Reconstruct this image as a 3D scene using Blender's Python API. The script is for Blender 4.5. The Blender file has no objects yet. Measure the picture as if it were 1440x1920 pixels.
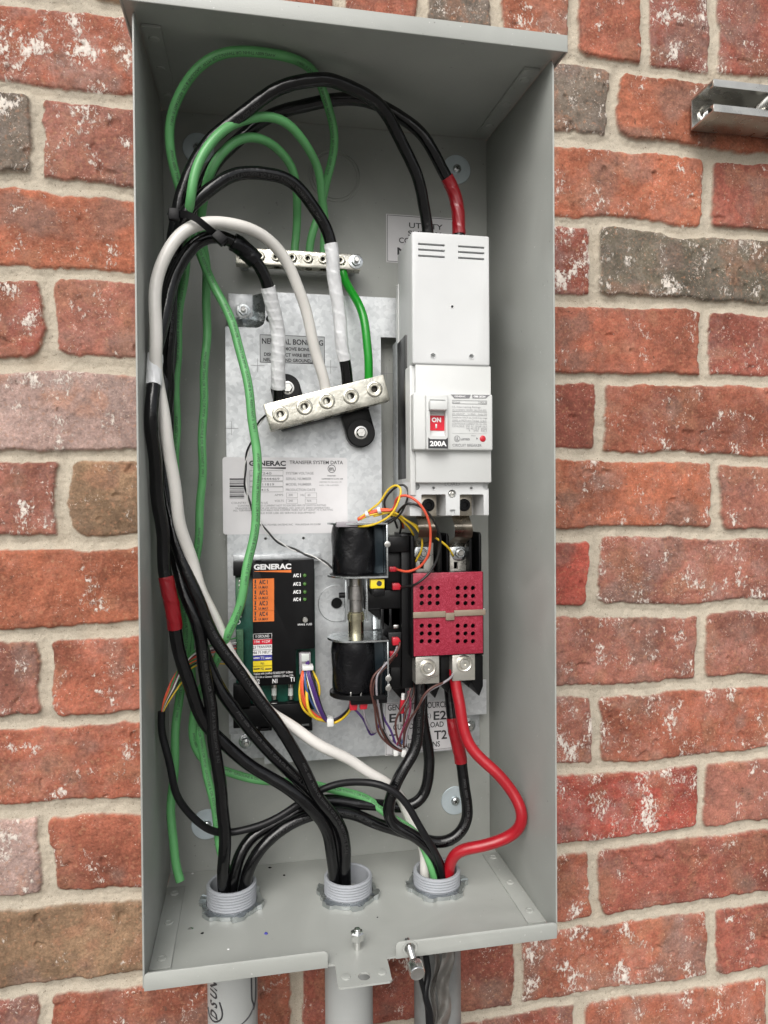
import bpy, bmesh, math, random
import numpy as np
from mathutils import Vector, Matrix
random.seed(7)
PI = math.pi
scene = bpy.context.scene
COL = scene.collection

# ------------------------------------------------------------------ camera
CP = Vector((.0888, -.7531, .3823)); YAW, PITCH, ROLL, FPX = -.185, -.0121, -.0069, 1317.3
_f = Vector((-math.sin(YAW) * math.cos(PITCH), math.cos(YAW) * math.cos(PITCH), math.sin(PITCH)))
_r = Vector((math.cos(YAW), math.sin(YAW), 0)); _u = _r.cross(_f)
RT = _r * math.cos(ROLL) + _u * math.sin(ROLL); UP = -_r * math.sin(ROLL) + _u * math.cos(ROLL)
cam_d = bpy.data.cameras.new("camera"); cam = bpy.data.objects.new("camera", cam_d); COL.objects.link(cam)
cam.matrix_world = Matrix(((RT.x, UP.x, -_f.x, CP.x), (RT.y, UP.y, -_f.y, CP.y), (RT.z, UP.z, -_f.z, CP.z), (0, 0, 0, 1)))
cam_d.sensor_fit = 'HORIZONTAL'; cam_d.sensor_width = 36; cam_d.lens = 36 * FPX / 1440
cam_d.clip_start = .01; cam_d.clip_end = 500
scene.camera = cam

# ------------------------------------------------------------------ sky, sun, exposure
SUN_EL, SUN_AZ = math.radians(41), math.radians(-20)      # azimuth measured from straight in front of the wall, towards the left
world = bpy.data.worlds.new("World"); scene.world = world; world.use_nodes = True
wn = world.node_tree.nodes; wl = world.node_tree.links
sky = wn.new('ShaderNodeTexSky'); sky.sky_type = 'NISHITA'; sky.sun_disc = False
sky.sun_elevation = SUN_EL; sky.sun_rotation = PI - SUN_AZ
sky.air_density = 1.0; sky.dust_density = 4.0; sky.ozone_density = .6
hs = wn.new('ShaderNodeHueSaturation'); hs.inputs['Saturation'].default_value = .22
bg = wn['Background']; wl.new(sky.outputs[0], hs.inputs['Color']); wl.new(hs.outputs[0], bg.inputs['Color'])
bg.inputs['Strength'].default_value = .11
sd = bpy.data.lights.new("sun", 'SUN'); sun = bpy.data.objects.new("sun", sd); COL.objects.link(sun)
sd.energy = 1.5; sd.angle = math.radians(50); sd.color = (1, .965, .92)
sdir = Vector((math.sin(SUN_AZ) * math.cos(SUN_EL), -math.cos(SUN_AZ) * math.cos(SUN_EL), math.sin(SUN_EL)))
sun.rotation_euler = sdir.to_track_quat('Z', 'Y').to_euler()
scene.view_settings.view_transform = 'Standard'; scene.view_settings.look = 'None'
scene.view_settings.exposure = .45; scene.view_settings.gamma = 1; scene.view_settings.use_curve_mapping = False
scene.cycles.max_bounces = 10; scene.cycles.diffuse_bounces = 6

def at(u, v, d):
    """point seen at photo pixel (u, v) that stands d metres in front of the wall"""
    D = RT * ((u - 720) / FPX) - UP * ((v - 960) / FPX) + _f
    return CP + D * ((-d - CP.y) / D.y)
def rect(u0, v0, u1, v1, d):
    a = at(u0, v0, d); b = at(u1, v1, d)
    return a.x, b.x, b.z, a.z          # x0, x1, z0, z1

# ------------------------------------------------------------------ materials
def principled(name):
    m = bpy.data.materials.new(name); m.use_nodes = True
    return m, m.node_tree.nodes, m.node_tree.links, m.node_tree.nodes['Principled BSDF']
def mat(name, col, rough=.5, metal=0., var=.0, vscale=40., bump=0., bscale=300., coat=0., spec=.5, rvar=0.):
    m, n, l, b = principled(name)
    b.inputs['Base Color'].default_value = (*col, 1); b.inputs['Roughness'].default_value = rough
    b.inputs['Metallic'].default_value = metal; b.inputs['Coat Weight'].default_value = coat
    b.inputs['Coat Roughness'].default_value = .15; b.inputs['Specular IOR Level'].default_value = spec
    tc = n.new('ShaderNodeTexCoord')
    if var or rvar:
        t = n.new('ShaderNodeTexNoise'); t.inputs['Scale'].default_value = vscale; t.inputs['Detail'].default_value = 5
        l.new(tc.outputs['Object'], t.inputs['Vector'])
        if var:
            mr = n.new('ShaderNodeMapRange'); mr.inputs[1].default_value = .3; mr.inputs[2].default_value = .7
            mr.inputs[3].default_value = 1 - var; mr.inputs[4].default_value = 1 + var
            l.new(t.outputs[0], mr.inputs[0])
            mx = n.new('ShaderNodeVectorMath'); mx.operation = 'SCALE'; mx.inputs[0].default_value = col
            l.new(mr.outputs[0], mx.inputs['Scale']); l.new(mx.outputs[0], b.inputs['Base Color'])
        if rvar:
            m2 = n.new('ShaderNodeMapRange'); m2.inputs[1].default_value = .3; m2.inputs[2].default_value = .7
            m2.inputs[3].default_value = max(.03, rough - rvar); m2.inputs[4].default_value = rough + rvar
            l.new(t.outputs[0], m2.inputs[0]); l.new(m2.outputs[0], b.inputs['Roughness'])
    if bump:
        t = n.new('ShaderNodeTexNoise'); t.inputs['Scale'].default_value = bscale; t.inputs['Detail'].default_value = 4
        l.new(tc.outputs['Object'], t.inputs['Vector'])
        bp = n.new('ShaderNodeBump'); bp.inputs['Strength'].default_value = bump; bp.inputs['Distance'].default_value = .001
        l.new(t.outputs[0], bp.inputs['Height']); l.new(bp.outputs[0], b.inputs['Normal'])
    return m
M = {}
M['paint'] = mat('cabinet_paint', (.365, .378, .352), .40, 0, .05, 14, .12, 900, coat=.1, rvar=.06)
def painted_steel():
    m, n, l, b = principled('cabinet_paint')
    tc = n.new('ShaderNodeTexCoord')
    def N(sc, det, dist=0.):
        t = n.new('ShaderNodeTexNoise'); t.inputs['Scale'].default_value = sc; t.inputs['Detail'].default_value = det; t.inputs['Distortion'].default_value = dist; l.new(tc.outputs['Object'], t.inputs['Vector']); return t.outputs[0]
    def MR(x, a, b_, c, d):
        t = n.new('ShaderNodeMapRange'); l.new(x, t.inputs[0])
        for i, v in enumerate((a, b_, c, d)): t.inputs[i + 1].default_value = v
        return t.outputs[0]
    smear = N(11, 5, 1.8); speck = N(340, 2); fine = N(950, 3)
    sc = n.new('ShaderNodeVectorMath'); sc.operation = 'SCALE'; sc.inputs[0].default_value = (.365, .376, .352); l.new(MR(smear, .3, .7, .93, 1.06), sc.inputs['Scale'])
    mx = n.new('ShaderNodeMix'); mx.data_type = 'RGBA'; l.new(MR(speck, .735, .76, 0, .55), mx.inputs[0]); l.new(sc.outputs[0], mx.inputs[6]); mx.inputs[7].default_value = (.62, .62, .60, 1)
    m2 = n.new('ShaderNodeMix'); m2.data_type = 'RGBA'; l.new(MR(N(210, 2), .74, .77, 0, .5), m2.inputs[0]); l.new(mx.outputs[2], m2.inputs[6]); m2.inputs[7].default_value = (.12, .12, .11, 1)
    l.new(m2.outputs[2], b.inputs['Base Color']); l.new(MR(smear, .3, .7, .30, .50), b.inputs['Roughness'])
    bp = n.new('ShaderNodeBump'); bp.inputs['Strength'].default_value = .15; bp.inputs['Distance'].default_value = .0008; l.new(fine, bp.inputs['Height'])
    b2 = n.new('ShaderNodeBump'); b2.inputs['Strength'].default_value = .25; b2.inputs['Distance'].default_value = .004; l.new(N(7, 1), b2.inputs['Height']); l.new(bp.outputs[0], b2.inputs['Normal']); l.new(b2.outputs[0], b.inputs['Normal'])
    return m
M['paint'] = painted_steel()
M['white_plastic'] = mat('white_plastic', (.60, .61, .60), .45, 0, .035, 25, .05, 1200, rvar=.06)
M['white_plastic2'] = mat('white_plastic_cover', (.61, .62, .62), .5, 0, .05, 16, .06, 1200, rvar=.06)
M['black_plastic'] = mat('black_plastic', (.0045, .0045, .005), .32, 0, .2, 60, .08, 900, spec=.3)
M['matte_black'] = mat('matte_black', (.0035, .0035, .004), .42, 0, .2, 60, .1, 900, spec=.22)
M['black_tape'] = mat('black_tape', (.004, .004, .005), .26, 0, .2, 40, .9, 110, rvar=.1, spec=.35)
M['black_cable'] = mat('black_cable', (.0035, .0035, .004), .16, 0, .3, 90, .25, 240, rvar=.05, spec=.5)
M['black_jacket'] = mat('black_jacket', (.007, .007, .008), .42, 0, .2, 90, .1, 400, spec=.3)
M['green_cable'] = mat('green_cable', (.12, .38, .135), .38, 0, .10, 60, .1, 300, coat=.1)
M['green_short'] = mat('green_short', (.01, .27, .018), .33, 0, .08, 60, .1, 300, coat=.2)
M['white_cable'] = mat('white_cable', (.72, .70, .66), .34, 0, .06, 50, .1, 300, coat=.1)
M['red_cable'] = mat('red_cable', (.34, .006, .014), .30, 0, .10, 60, .15, 260, coat=.25)
M['red_tape'] = mat('red_tape', (.25, .004, .010), .28, 0, .10, 50, .3, 160, coat=.3)
M['white_tape'] = mat('white_tape', (.70, .71, .72), .30, 0, .08, 60, .9, 170, coat=.2)
M['zinc'] = mat('zinc_plated', (.62, .65, .66), .26, 1, .12, 60, .1, 300, rvar=.1)
M['zinc_washer'] = mat('zinc_washer', (.60, .68, .72), .42, .45, .10, 50, .1, 300)
M['steel'] = mat('bright_steel', (.74, .73, .70), .20, 1, .12, 80, .1, 300, rvar=.08)
M['yzinc'] = mat('yellow_zinc', (.60, .56, .40), .25, 1, .2, 60, .1, 300, rvar=.1)
M['tin'] = mat('tin_plated_aluminium', (.66, .64, .56), .28, 1, .14, 70, .3, 220, rvar=.1)
M['nickel'] = mat('nickel_lug', (.70, .68, .62), .32, .85, .12, 60, .2, 200, rvar=.1)
M['socket'] = mat('dark_socket', (.05, .045, .035), .4, .6)
M['busbar'] = mat('busbar', (.55, .50, .42), .3, 1, .25, 40, .2, 200, rvar=.12)
M['label_white'] = mat('label_white', (.68, .67, .68), .42, 0, .03, 60, .12, 60)
M['label_clear'] = mat('label_clear', (.42, .435, .44), .35, .3, .05, 60)
M['ink'] = mat('ink', (.03, .03, .033), .5)
M['ink_grey'] = mat('ink_grey', (.20, .20, .21), .5)
M['ink_light'] = mat('ink_light', (.34, .34, .35), .5)
M['print_white'] = mat('print_white', (.80, .80, .80), .5)
M['print_faint'] = mat('print_faint', (.035, .035, .035), .5)
M['orange'] = mat('orange_print', (.80, .19, .03), .5, 0, .04, 60)
M['redp'] = mat('red_print', (.62, .01, .03), .45)
M['bluep'] = mat('blue_print', (.05, .05, .30), .45)
M['yellowp'] = mat('yellow_print', (.80, .62, .02), .45)
M['pcb'] = mat('circuit_board', (.008, .075, .05), .4, 0, .3, 120)
M['pcb_block'] = mat('terminal_block', (.06, .16, .08), .45, 0, .1, 60)
M['led'] = mat('led', (.06, .16, .03), .15, 0, coat=.8)
M['glassy'] = mat('fuse_glass', (.55, .58, .55), .12, 0, coat=.8)
M['pvc'] = mat('pvc_grey', (.33, .345, .37), .5, 0, .05, 40, .1, 500)
M['pipe'] = mat('pipe_grey', (.36, .37, .36), .5, 0, .05, 20, .1, 500)
M['dull_steel'] = mat('dull_steel', (.40, .385, .37), .34, 1, .25, 90, .2, 300)
M['pipe_dark'] = mat('pipe_dark_grey', (.20, .205, .20), .55, 0, .25, 30, .2, 300)  # darker, more mottled grey than the other pipes, for the right conduit
M['chrome'] = mat('chrome', (.80, .80, .78), .15, 1, .05, 80)
M['strut'] = mat('strut_zinc', (.58, .57, .53), .30, .92, .15, 30, .1, 200, rvar=.1)
M['tan_strap'] = mat('fibre_strap', (.24, .19, .14), .5, 0, .12, 80)
M['nylon'] = mat('nylon_tie', (.70, .70, .68), .4)
M['lug_red'] = mat('red_terminal', (.50, .015, .03), .35, 0, coat=.2)
M['teal'] = mat('coil_core', (.012, .02, .026), .3, .4)
M['film'] = mat('grey_film', (.30, .29, .27), .25, 0, .25, 40, .8, 80)
for nm, c in dict(w_yellow=(.72, .50, .03), w_orange=(.75, .12, .03), w_salmon=(.70, .10, .05), w_black=(.012, .012, .012), w_white=(.7, .7, .68),
                  w_purple=(.07, .03, .16), w_blue=(.06, .12, .30), w_brown=(.09, .035, .028), w_grey=(.28, .26, .28), w_maroon=(.16, .02, .05), w_green=(.05, .25, .06)).items():
    M[nm] = mat(nm, c, .4, 0, .08, 60)

def galvanised():
    m, n, l, b = principled('galvanised_sheet')
    tc = n.new('ShaderNodeTexCoord'); v = n.new('ShaderNodeTexVoronoi'); v.inputs['Scale'].default_value = 260
    l.new(tc.outputs['Object'], v.inputs['Vector'])
    no = n.new('ShaderNodeTexNoise'); no.inputs['Scale'].default_value = 35; no.inputs['Detail'].default_value = 6; l.new(tc.outputs['Object'], no.inputs['Vector'])
    sp = n.new('ShaderNodeSeparateColor'); l.new(v.outputs['Color'], sp.inputs[0])
    a = n.new('ShaderNodeMath'); a.operation = 'MULTIPLY_ADD'; a.inputs[1].default_value = .28; l.new(sp.outputs[0], a.inputs[0]); l.new(no.outputs[0], a.inputs[2])
    cr = n.new('ShaderNodeValToRGB'); cr.color_ramp.elements[0].position = .35; cr.color_ramp.elements[0].color = (.46, .48, .495, 1)
    cr.color_ramp.elements[1].position = .95; cr.color_ramp.elements[1].color = (.72, .74, .75, 1)
    l.new(a.outputs[0], cr.inputs[0]); l.new(cr.outputs[0], b.inputs['Base Color'])
    b.inputs['Metallic'].default_value = .6
    mr = n.new('ShaderNodeMapRange'); mr.inputs[1].default_value = .3; mr.inputs[2].default_value = 1.; mr.inputs[3].default_value = .55; mr.inputs[4].default_value = .36
    l.new(a.outputs[0], mr.inputs[0]); l.new(mr.outputs[0], b.inputs['Roughness'])
    return m
M['galv'] = galvanised()

def fibre_red():
    m, n, l, b = principled('red_fibre_board')
    tc = n.new('ShaderNodeTexCoord')
    acc = None
    for i, (sc, dist) in enumerate(((120, 3.), (190, 4.))):
        w = n.new('ShaderNodeTexNoise'); w.inputs['Scale'].default_value = sc; w.inputs['Detail'].default_value = 1; w.inputs['Distortion'].default_value = dist
        l.new(tc.outputs['Object'], w.inputs['Vector'])
        s = n.new('ShaderNodeMath'); s.operation = 'SUBTRACT'; s.inputs[1].default_value = .5; l.new(w.outputs[0], s.inputs[0])
        ab = n.new('ShaderNodeMath'); ab.operation = 'ABSOLUTE'; l.new(s.outputs[0], ab.inputs[0])
        if acc is None: acc = ab
        else:
            mn = n.new('ShaderNodeMath'); mn.operation = 'MINIMUM'; l.new(acc.outputs[0], mn.inputs[0]); l.new(ab.outputs[0], mn.inputs[1]); acc = mn
    cr = n.new('ShaderNodeValToRGB'); cr.color_ramp.elements[0].position = 0.; cr.color_ramp.elements[0].color = (.44, .06, .10, 1)
    cr.color_ramp.elements[1].position = .03; cr.color_ramp.elements[1].color = (.25, .008, .026, 1)
    l.new(acc.outputs[0], cr.inputs[0]); l.new(cr.outputs[0], b.inputs['Base Color']); b.inputs['Roughness'].default_value = .4
    return m
M['red_board'] = fibre_red()

# ------------------------------------------------------------------ mesh builder
class G:
    def __init__(s): s.bm = bmesh.new(); s.mats = []
    def mi(s, m):
        if m not in s.mats: s.mats.append(m)
        return s.mats.index(m)
    def merge(s, t, m):
        i = s.mi(m)
        vm = [s.bm.verts.new(v.co) for v in t.verts]
        t.verts.index_update()
        for f in t.faces:
            try: nf = s.bm.faces.new([vm[v.index] for v in f.verts]); nf.material_index = i; nf.smooth = True
            except ValueError: pass
        t.free()
    def box(s, x0, x1, d0, d1, z0, z1, m='paint', bev=.0006, seg=2, mtx=None):
        t = bmesh.new(); bmesh.ops.create_cube(t, size=1)
        sx, sd_, sz = abs(x1 - x0), abs(d1 - d0), abs(z1 - z0)
        for v in t.verts: v.co = Vector((v.co.x * sx, v.co.y * sd_, v.co.z * sz))
        bev = min(bev, .45 * min(sx, sd_, sz))
        if bev > 0: bmesh.ops.bevel(t, geom=t.edges[:], offset=bev, segments=seg, affect='EDGES', profile=.5)
        c = Vector(((x0 + x1) / 2, -(d0 + d1) / 2, (z0 + z1) / 2))
        if mtx is None:
            for v in t.verts: v.co += c
        else:
            for v in t.verts: v.co = mtx @ (v.co + c)
        s.merge(t, m); return s
    def lathe(s, prof, o, ax, m='steel', n=24, a0=0):
        """prof: [(radius, height)], revolved about ax through o"""
        ax = Vector(ax).normalized(); q = ax.to_track_quat('Z', 'Y'); o = Vector(o); t = bmesh.new(); rings = []
        for r, h in prof:
            if r <= 1e-7: rings.append([t.verts.new(o + q @ Vector((0, 0, h)))])
            else: rings.append([t.verts.new(o + q @ Vector((r * math.cos(a0 + 2 * PI * k / n), r * math.sin(a0 + 2 * PI * k / n), h))) for k in range(n)])
        for a, b in zip(rings, rings[1:]):
            for k in range(n):
                k2 = (k + 1) % n
                if len(a) == 1 and len(b) == 1: continue
                if len(a) == 1: t.faces.new((a[0], b[k2], b[k])[::-1])
                elif len(b) == 1: t.faces.new((a[k], a[k2], b[0]))
                else: t.faces.new((a[k], a[k2], b[k2], b[k]))
        s.merge(t, m); return s
    def cyl(s, p0, p1, r, m='steel', n=20, bev=.0003):
        p0 = Vector(p0); p1 = Vector(p1); L = (p1 - p0).length; b = min(bev, r * .4, L * .4)
        return s.lathe([(0, 0), (r - b, 0), (r, b), (r, L - b), (r - b, L), (0, L)], p0, p1 - p0, m, n)
    def prism(s, pts, d0, d1, m='paint', bev=0., mtx=None):
        """pts: (x, z) outline, extruded from depth d0 to d1"""
        t = bmesh.new(); a = [t.verts.new((x, -d0, z)) for x, z in pts]; b = [t.verts.new((x, -d1, z)) for x, z in pts]; n = len(pts)
        t.faces.new(a); t.faces.new(b[::-1])
        for k in range(n): t.faces.new((a[k], b[k], b[(k + 1) % n], a[(k + 1) % n]))
        bmesh.ops.recalc_face_normals(t, faces=t.faces[:])
        if bev: bmesh.ops.bevel(t, geom=t.edges[:], offset=bev, segments=2, affect='EDGES', profile=.5)
        if mtx is not None:
            for v in t.verts: v.co = mtx @ v.co
        s.merge(t, m); return s
    def quad(s, pts, m):
        t = bmesh.new(); t.faces.new([t.verts.new(p) for p in pts]); s.merge(t, m); return s
    def tube(s, pts, r, m, n=10, rad=None, lobes=0, pitch=.06, amp=.02, cap=True):
        """pts: dense list of Vectors"""
        t = bmesh.new(); rings = []; N = len(pts); L = 0
        T = [(pts[min(i + 1, N - 1)] - pts[max(i - 1, 0)]).normalized() for i in range(N)]
        nrm = T[0].orthogonal().normalized()
        for i in range(N):
            nrm = (nrm - T[i] * nrm.dot(T[i])).normalized(); bn = T[i].cross(nrm)
            if i: L += (pts[i] - pts[i - 1]).length
            ring = []
            for k in range(n):
                a = 2 * PI * k / n
                rr = r if rad is None else rad(L, a)
                if lobes: rr *= 1 + amp * math.cos(lobes * (a + 2 * PI * L / pitch / 1.))
                ring.append(t.verts.new(pts[i] + (nrm * math.cos(a) + bn * math.sin(a)) * rr))
            rings.append(ring)
        for a, b in zip(rings, rings[1:]):
            for k in range(n): t.faces.new((a[k], a[(k + 1) % n], b[(k + 1) % n], b[k]))
        if cap: t.faces.new(rings[0][::-1]); t.faces.new(rings[-1])
        s.merge(t, m); return s
    def build(s, name, parent=None, sharp=38):
        me = bpy.data.meshes.new(name)
        s.bm.to_mesh(me); s.bm.free()
        for m in s.mats: me.materials.append(M[m])
        o = bpy.data.objects.new(name, me); COL.objects.link(o)
        if sharp: me.set_sharp_from_angle(angle=math.radians(sharp))
        if parent is not None:
            o.parent = parent; o.matrix_parent_inverse = Matrix.Translation(-parent.location) if parent.type == 'EMPTY' else parent_inv(parent)
        return o
def parent_inv(p):
    return Matrix.Identity(4)
def tag(o, label=None, cat=None, group=None, kind=None):
    if label: o['label'] = label
    if cat: o['category'] = cat
    if group: o['group'] = group
    if kind: o['kind'] = kind
    return o
def thing(name, loc, label, cat, group=None):
    o = bpy.data.objects.new(name, None); COL.objects.link(o); o.location = loc; o.empty_display_size = .01
    return tag(o, label, cat, group)
def cut(o, cutter, solver='EXACT'):
    """boolean difference, baked into the mesh"""
    md = o.modifiers.new('cut', 'BOOLEAN'); md.operation = 'DIFFERENCE'; md.object = cutter; md.solver = solver
    dg = bpy.context.evaluated_depsgraph_get(); ev = o.evaluated_get(dg); me = bpy.data.meshes.new_from_object(ev)
    o.modifiers.clear(); old = o.data; o.data = me; bpy.data.meshes.remove(old)
    me.set_sharp_from_angle(angle=math.radians(38))
    c = cutter.data; bpy.data.objects.remove(cutter); bpy.data.meshes.remove(c)

# text -------------------------------------------------------------
def text_geo(s, bold=0.):
    cu = bpy.data.curves.new('t', 'FONT'); cu.body = s; cu.offset = bold; cu.resolution_u = 3; cu.fill_mode = 'FRONT' if hasattr(cu, 'fill_mode') else 'BOTH'
    ob = bpy.data.objects.new('t', cu); dg = bpy.context.evaluated_depsgraph_get()
    me = bpy.data.meshes.new_from_object(ob.evaluated_get(dg)) if False else ob.to_mesh()
    vs = np.array([v.co[:] for v in me.vertices]) if len(me.vertices) else np.zeros((0, 3)); fs = [tuple(p.vertices) for p in me.polygons]
    ob.to_mesh_clear(); bpy.data.objects.remove(ob); bpy.data.curves.remove(cu)
    return vs, fs
_tc = {}
def text_to(g, s, x0, x1, zb, h, d, m, bold=.0, mtx=None):
    """write s between x0 and x1, baseline zb, cap height h, at depth d"""
    if (s, bold) not in _tc: _tc[(s, bold)] = text_geo(s, bold)
    vs, fs = _tc[(s, bold)]
    if len(vs) == 0: return
    mn = vs[:, 0].min(); w = vs[:, 0].max() - mn; cap = .70
    i = g.mi(m); nv = []
    for v in vs:
        p = Vector((x0 + (v[0] - mn) / w * (x1 - x0), -d, zb + v[1] / cap * h))
        nv.append(g.bm.verts.new(mtx @ p if mtx is not None else p))
    for f in fs:
        try: fc = g.bm.faces.new([nv[k] for k in f]); fc.material_index = i
        except ValueError: pass
def ptext(g, s, u0, u1, vb, hpx, d, m, bold=.0, v1=None):
    """write s from photo pixel u0 to u1 with baseline at vb (pixels), on the plane d"""
    a = at(u0, vb, d); b = at(u1, vb if v1 is None else v1, d); k = (at(u0, vb - hpx, d).z - a.z)
    text_to(g, s, a.x, b.x, (a.z + b.z) / 2 if v1 is not None else a.z, k, d, m, bold)

# cables -----------------------------------------------------------
def spline(P, step=.0025, sm=3):
    P = [Vector(p) for p in P]; out = []
    Q = [P[0] * 2 - P[1]] + P + [P[-1] * 2 - P[-2]]
    for i in range(1, len(Q) - 2):
        p0, p1, p2, p3 = Q[i - 1:i + 3]; L = (p2 - p1).length; n = max(2, int(L / step))
        # centripetal catmull-rom
        t0 = 0; t1 = t0 + max(1e-5, (p1 - p0).length ** .5); t2 = t1 + max(1e-5, L ** .5); t3 = t2 + max(1e-5, (p3 - p2).length ** .5)
        for k in range(n):
            t = t1 + (t2 - t1) * k / n
            A1 = p0 * ((t1 - t) / (t1 - t0)) + p1 * ((t - t0) / (t1 - t0)); A2 = p1 * ((t2 - t) / (t2 - t1)) + p2 * ((t - t1) / (t2 - t1)); A3 = p2 * ((t3 - t) / (t3 - t2)) + p3 * ((t - t2) / (t3 - t2))
            B1 = A1 * ((t2 - t) / (t2 - t0)) + A2 * ((t - t0) / (t2 - t0)); B2 = A2 * ((t3 - t) / (t3 - t1)) + A3 * ((t - t1) / (t3 - t1))
            out.append(B1 * ((t2 - t) / (t2 - t1)) + B2 * ((t - t1) / (t2 - t1)))
    out.append(P[-1])
    for _ in range(sm):
        out = [out[0]] + [(out[i - 1] + out[i] * 2 + out[i + 1]) / 4 for i in range(1, len(out) - 1)] + [out[-1]]
    return out
W, D, H = .350, .176, .762
def ceil_z(d): return .7688 + .0175 * (1 - min(d, .185) / .185)
def cpt(u, v, d, r, floor=True):
    """photo pixel + depth, moved forward along the sight line until it clears the cabinet sheet metal"""
    for _ in range(80):
        p = at(u, v, d)
        if d < .20 and (p.x < r + .0025 or p.x > W - r - .0025 or p.z > ceil_z(d) - r - .002): d += .002
        else: break
    return p
def path(pts, r):
    pp = spline([cpt(u, v, d, r) for u, v, d in pts], sm=16 if r > .003 else 3); k = random.random() * 9; out = []; L = 0; n = len(pp)
    for i, p in enumerate(pp):
        if i: L += (p - pp[i - 1]).length
        w = min(1, i / 12, (n - 1 - i) / 12) * (.0007 if r > .003 else .0002)
        out.append(p + Vector((math.sin(L * 95 + k) + .6 * math.sin(L * 41 + 2 * k), math.sin(L * 77 + 3 * k), math.sin(L * 88 + 5 * k))) * w)
    return out
def along(pts, p):
    """index in dense path closest to photo control point p"""
    q = at(*p); return min(range(len(pts)), key=lambda i: (pts[i] - q).length)
def cable_print(o, pts, r, text, m, h=.0022, gap=.05, start=.03, side=.0, bold=.0):
    if (text, bold) not in _tc: _tc[(text, bold)] = text_geo(text, bold)
    vs, fs = _tc[(text, bold)]; mn = vs[:, 0].min(); sc = h / .7; wid = (vs[:, 0].max() - mn) * sc
    L = [0]
    for a, b in zip(pts, pts[1:]): L.append(L[-1] + (b - a).length)
    La = np.array(L); P = np.array([p[:] for p in pts]); g = G(); s0 = start; i = g.mi(m)
    T = np.gradient(P, axis=0); T /= np.linalg.norm(T, axis=1)[:, None] + 1e-9
    while s0 + wid < L[-1]:
        nv = []
        for v in vs:
            s = s0 + (v[0] - mn) * sc
            c = Vector([np.interp(s, La, P[:, k]) for k in range(3)]); t = Vector([np.interp(s, La, T[:, k]) for k in range(3)]).normalized()
            N = (CP - c); N = (N - t * N.dot(t)).normalized(); B = N.cross(t)
            a = side + (v[1] - .35) * sc / r
            nv.append(g.bm.verts.new(c + (N * math.cos(a) + B * math.sin(a)) * (r * 1.035)))
        for f in fs:
            try: g.bm.faces.new([nv[k] for k in f]).material_index = i
            except ValueError: pass
        s0 += wid + gap
    return g.build('printing', o, sharp=0)
def cable(name, pts, r, m, label, cat='cable', group=None, big=False, n=None):
    pp = path(pts, r); g = G()
    if big: g.tube(pp, r, m, n=30, lobes=9, pitch=.16, amp=.014)
    else: g.tube(pp, r, m, n=n or 14)
    o = g.build(name, sharp=60); tag(o, label, cat, group)
    return o, pp
def tape(o, pp, i0, i1, r, m, spiral=.019, name='tape'):
    if i0 > i1: i0, i1 = i1, i0
    seg = pp[i0:i1 + 1]
    ph = random.random() * 6
    def rad(L, a):
        t = (L / spiral + a / (2 * PI)) % 1
        return r + .0007 + .00042 * t ** 3 + .00028 * math.sin(3 * a + 130 * L + ph) * math.sin(61 * L + ph) + .00015 * math.sin(9 * a + 400 * L)
    seg = [a.lerp(b, f) for a, b in zip(seg, seg[1:]) for f in (0, .33, .67)] + [seg[-1]]; g = G(); g.tube(seg, r, m, n=40, rad=rad); return g.build(name, o, sharp=50)

# ================================================================== BRICK WALL
def vnoise(x, y, seed):
    xi = np.floor(x).astype(np.int64); yi = np.floor(y).astype(np.int64); fx = x - xi; fy = y - yi
    fx = fx * fx * (3 - 2 * fx); fy = fy * fy * (3 - 2 * fy)
    def h(a, b):
        n = (a * 374761393 + b * 668265263 + seed * 1442695041) & 0xffffffff
        n = ((n ^ (n >> 13)) * 1274126177) & 0xffffffff
        return ((n ^ (n >> 16)) & 0xffff) / 65535.
    return (h(xi, yi) * (1 - fx) + h(xi + 1, yi) * fx) * (1 - fy) + (h(xi, yi + 1) * (1 - fx) + h(xi + 1, yi + 1) * fx) * fy
def fbm(x, y, sc, seed, o=4, g=.5):
    s = 0; a = 1; t = 0
    for k in range(o):
        s = s + a * (vnoise(x / sc * 2 ** k + 17.3 * k, y / sc * 2 ** k - 9.1 * k, seed + k) - .5); t += a; a *= g
    return s / t * 2
BO, BP = .7983, .0908
PAL = dict(R=(.31, .100, .060), r=(.26, .078, .053), G=(.17, .135, .105), V=(.150, .127, .092), T=(.25, .158, .094), P=(.38, .26, .225),
           M=(.29, .113, .080), O=(.345, .113, .062), S=(.33, .072, .050))
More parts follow.
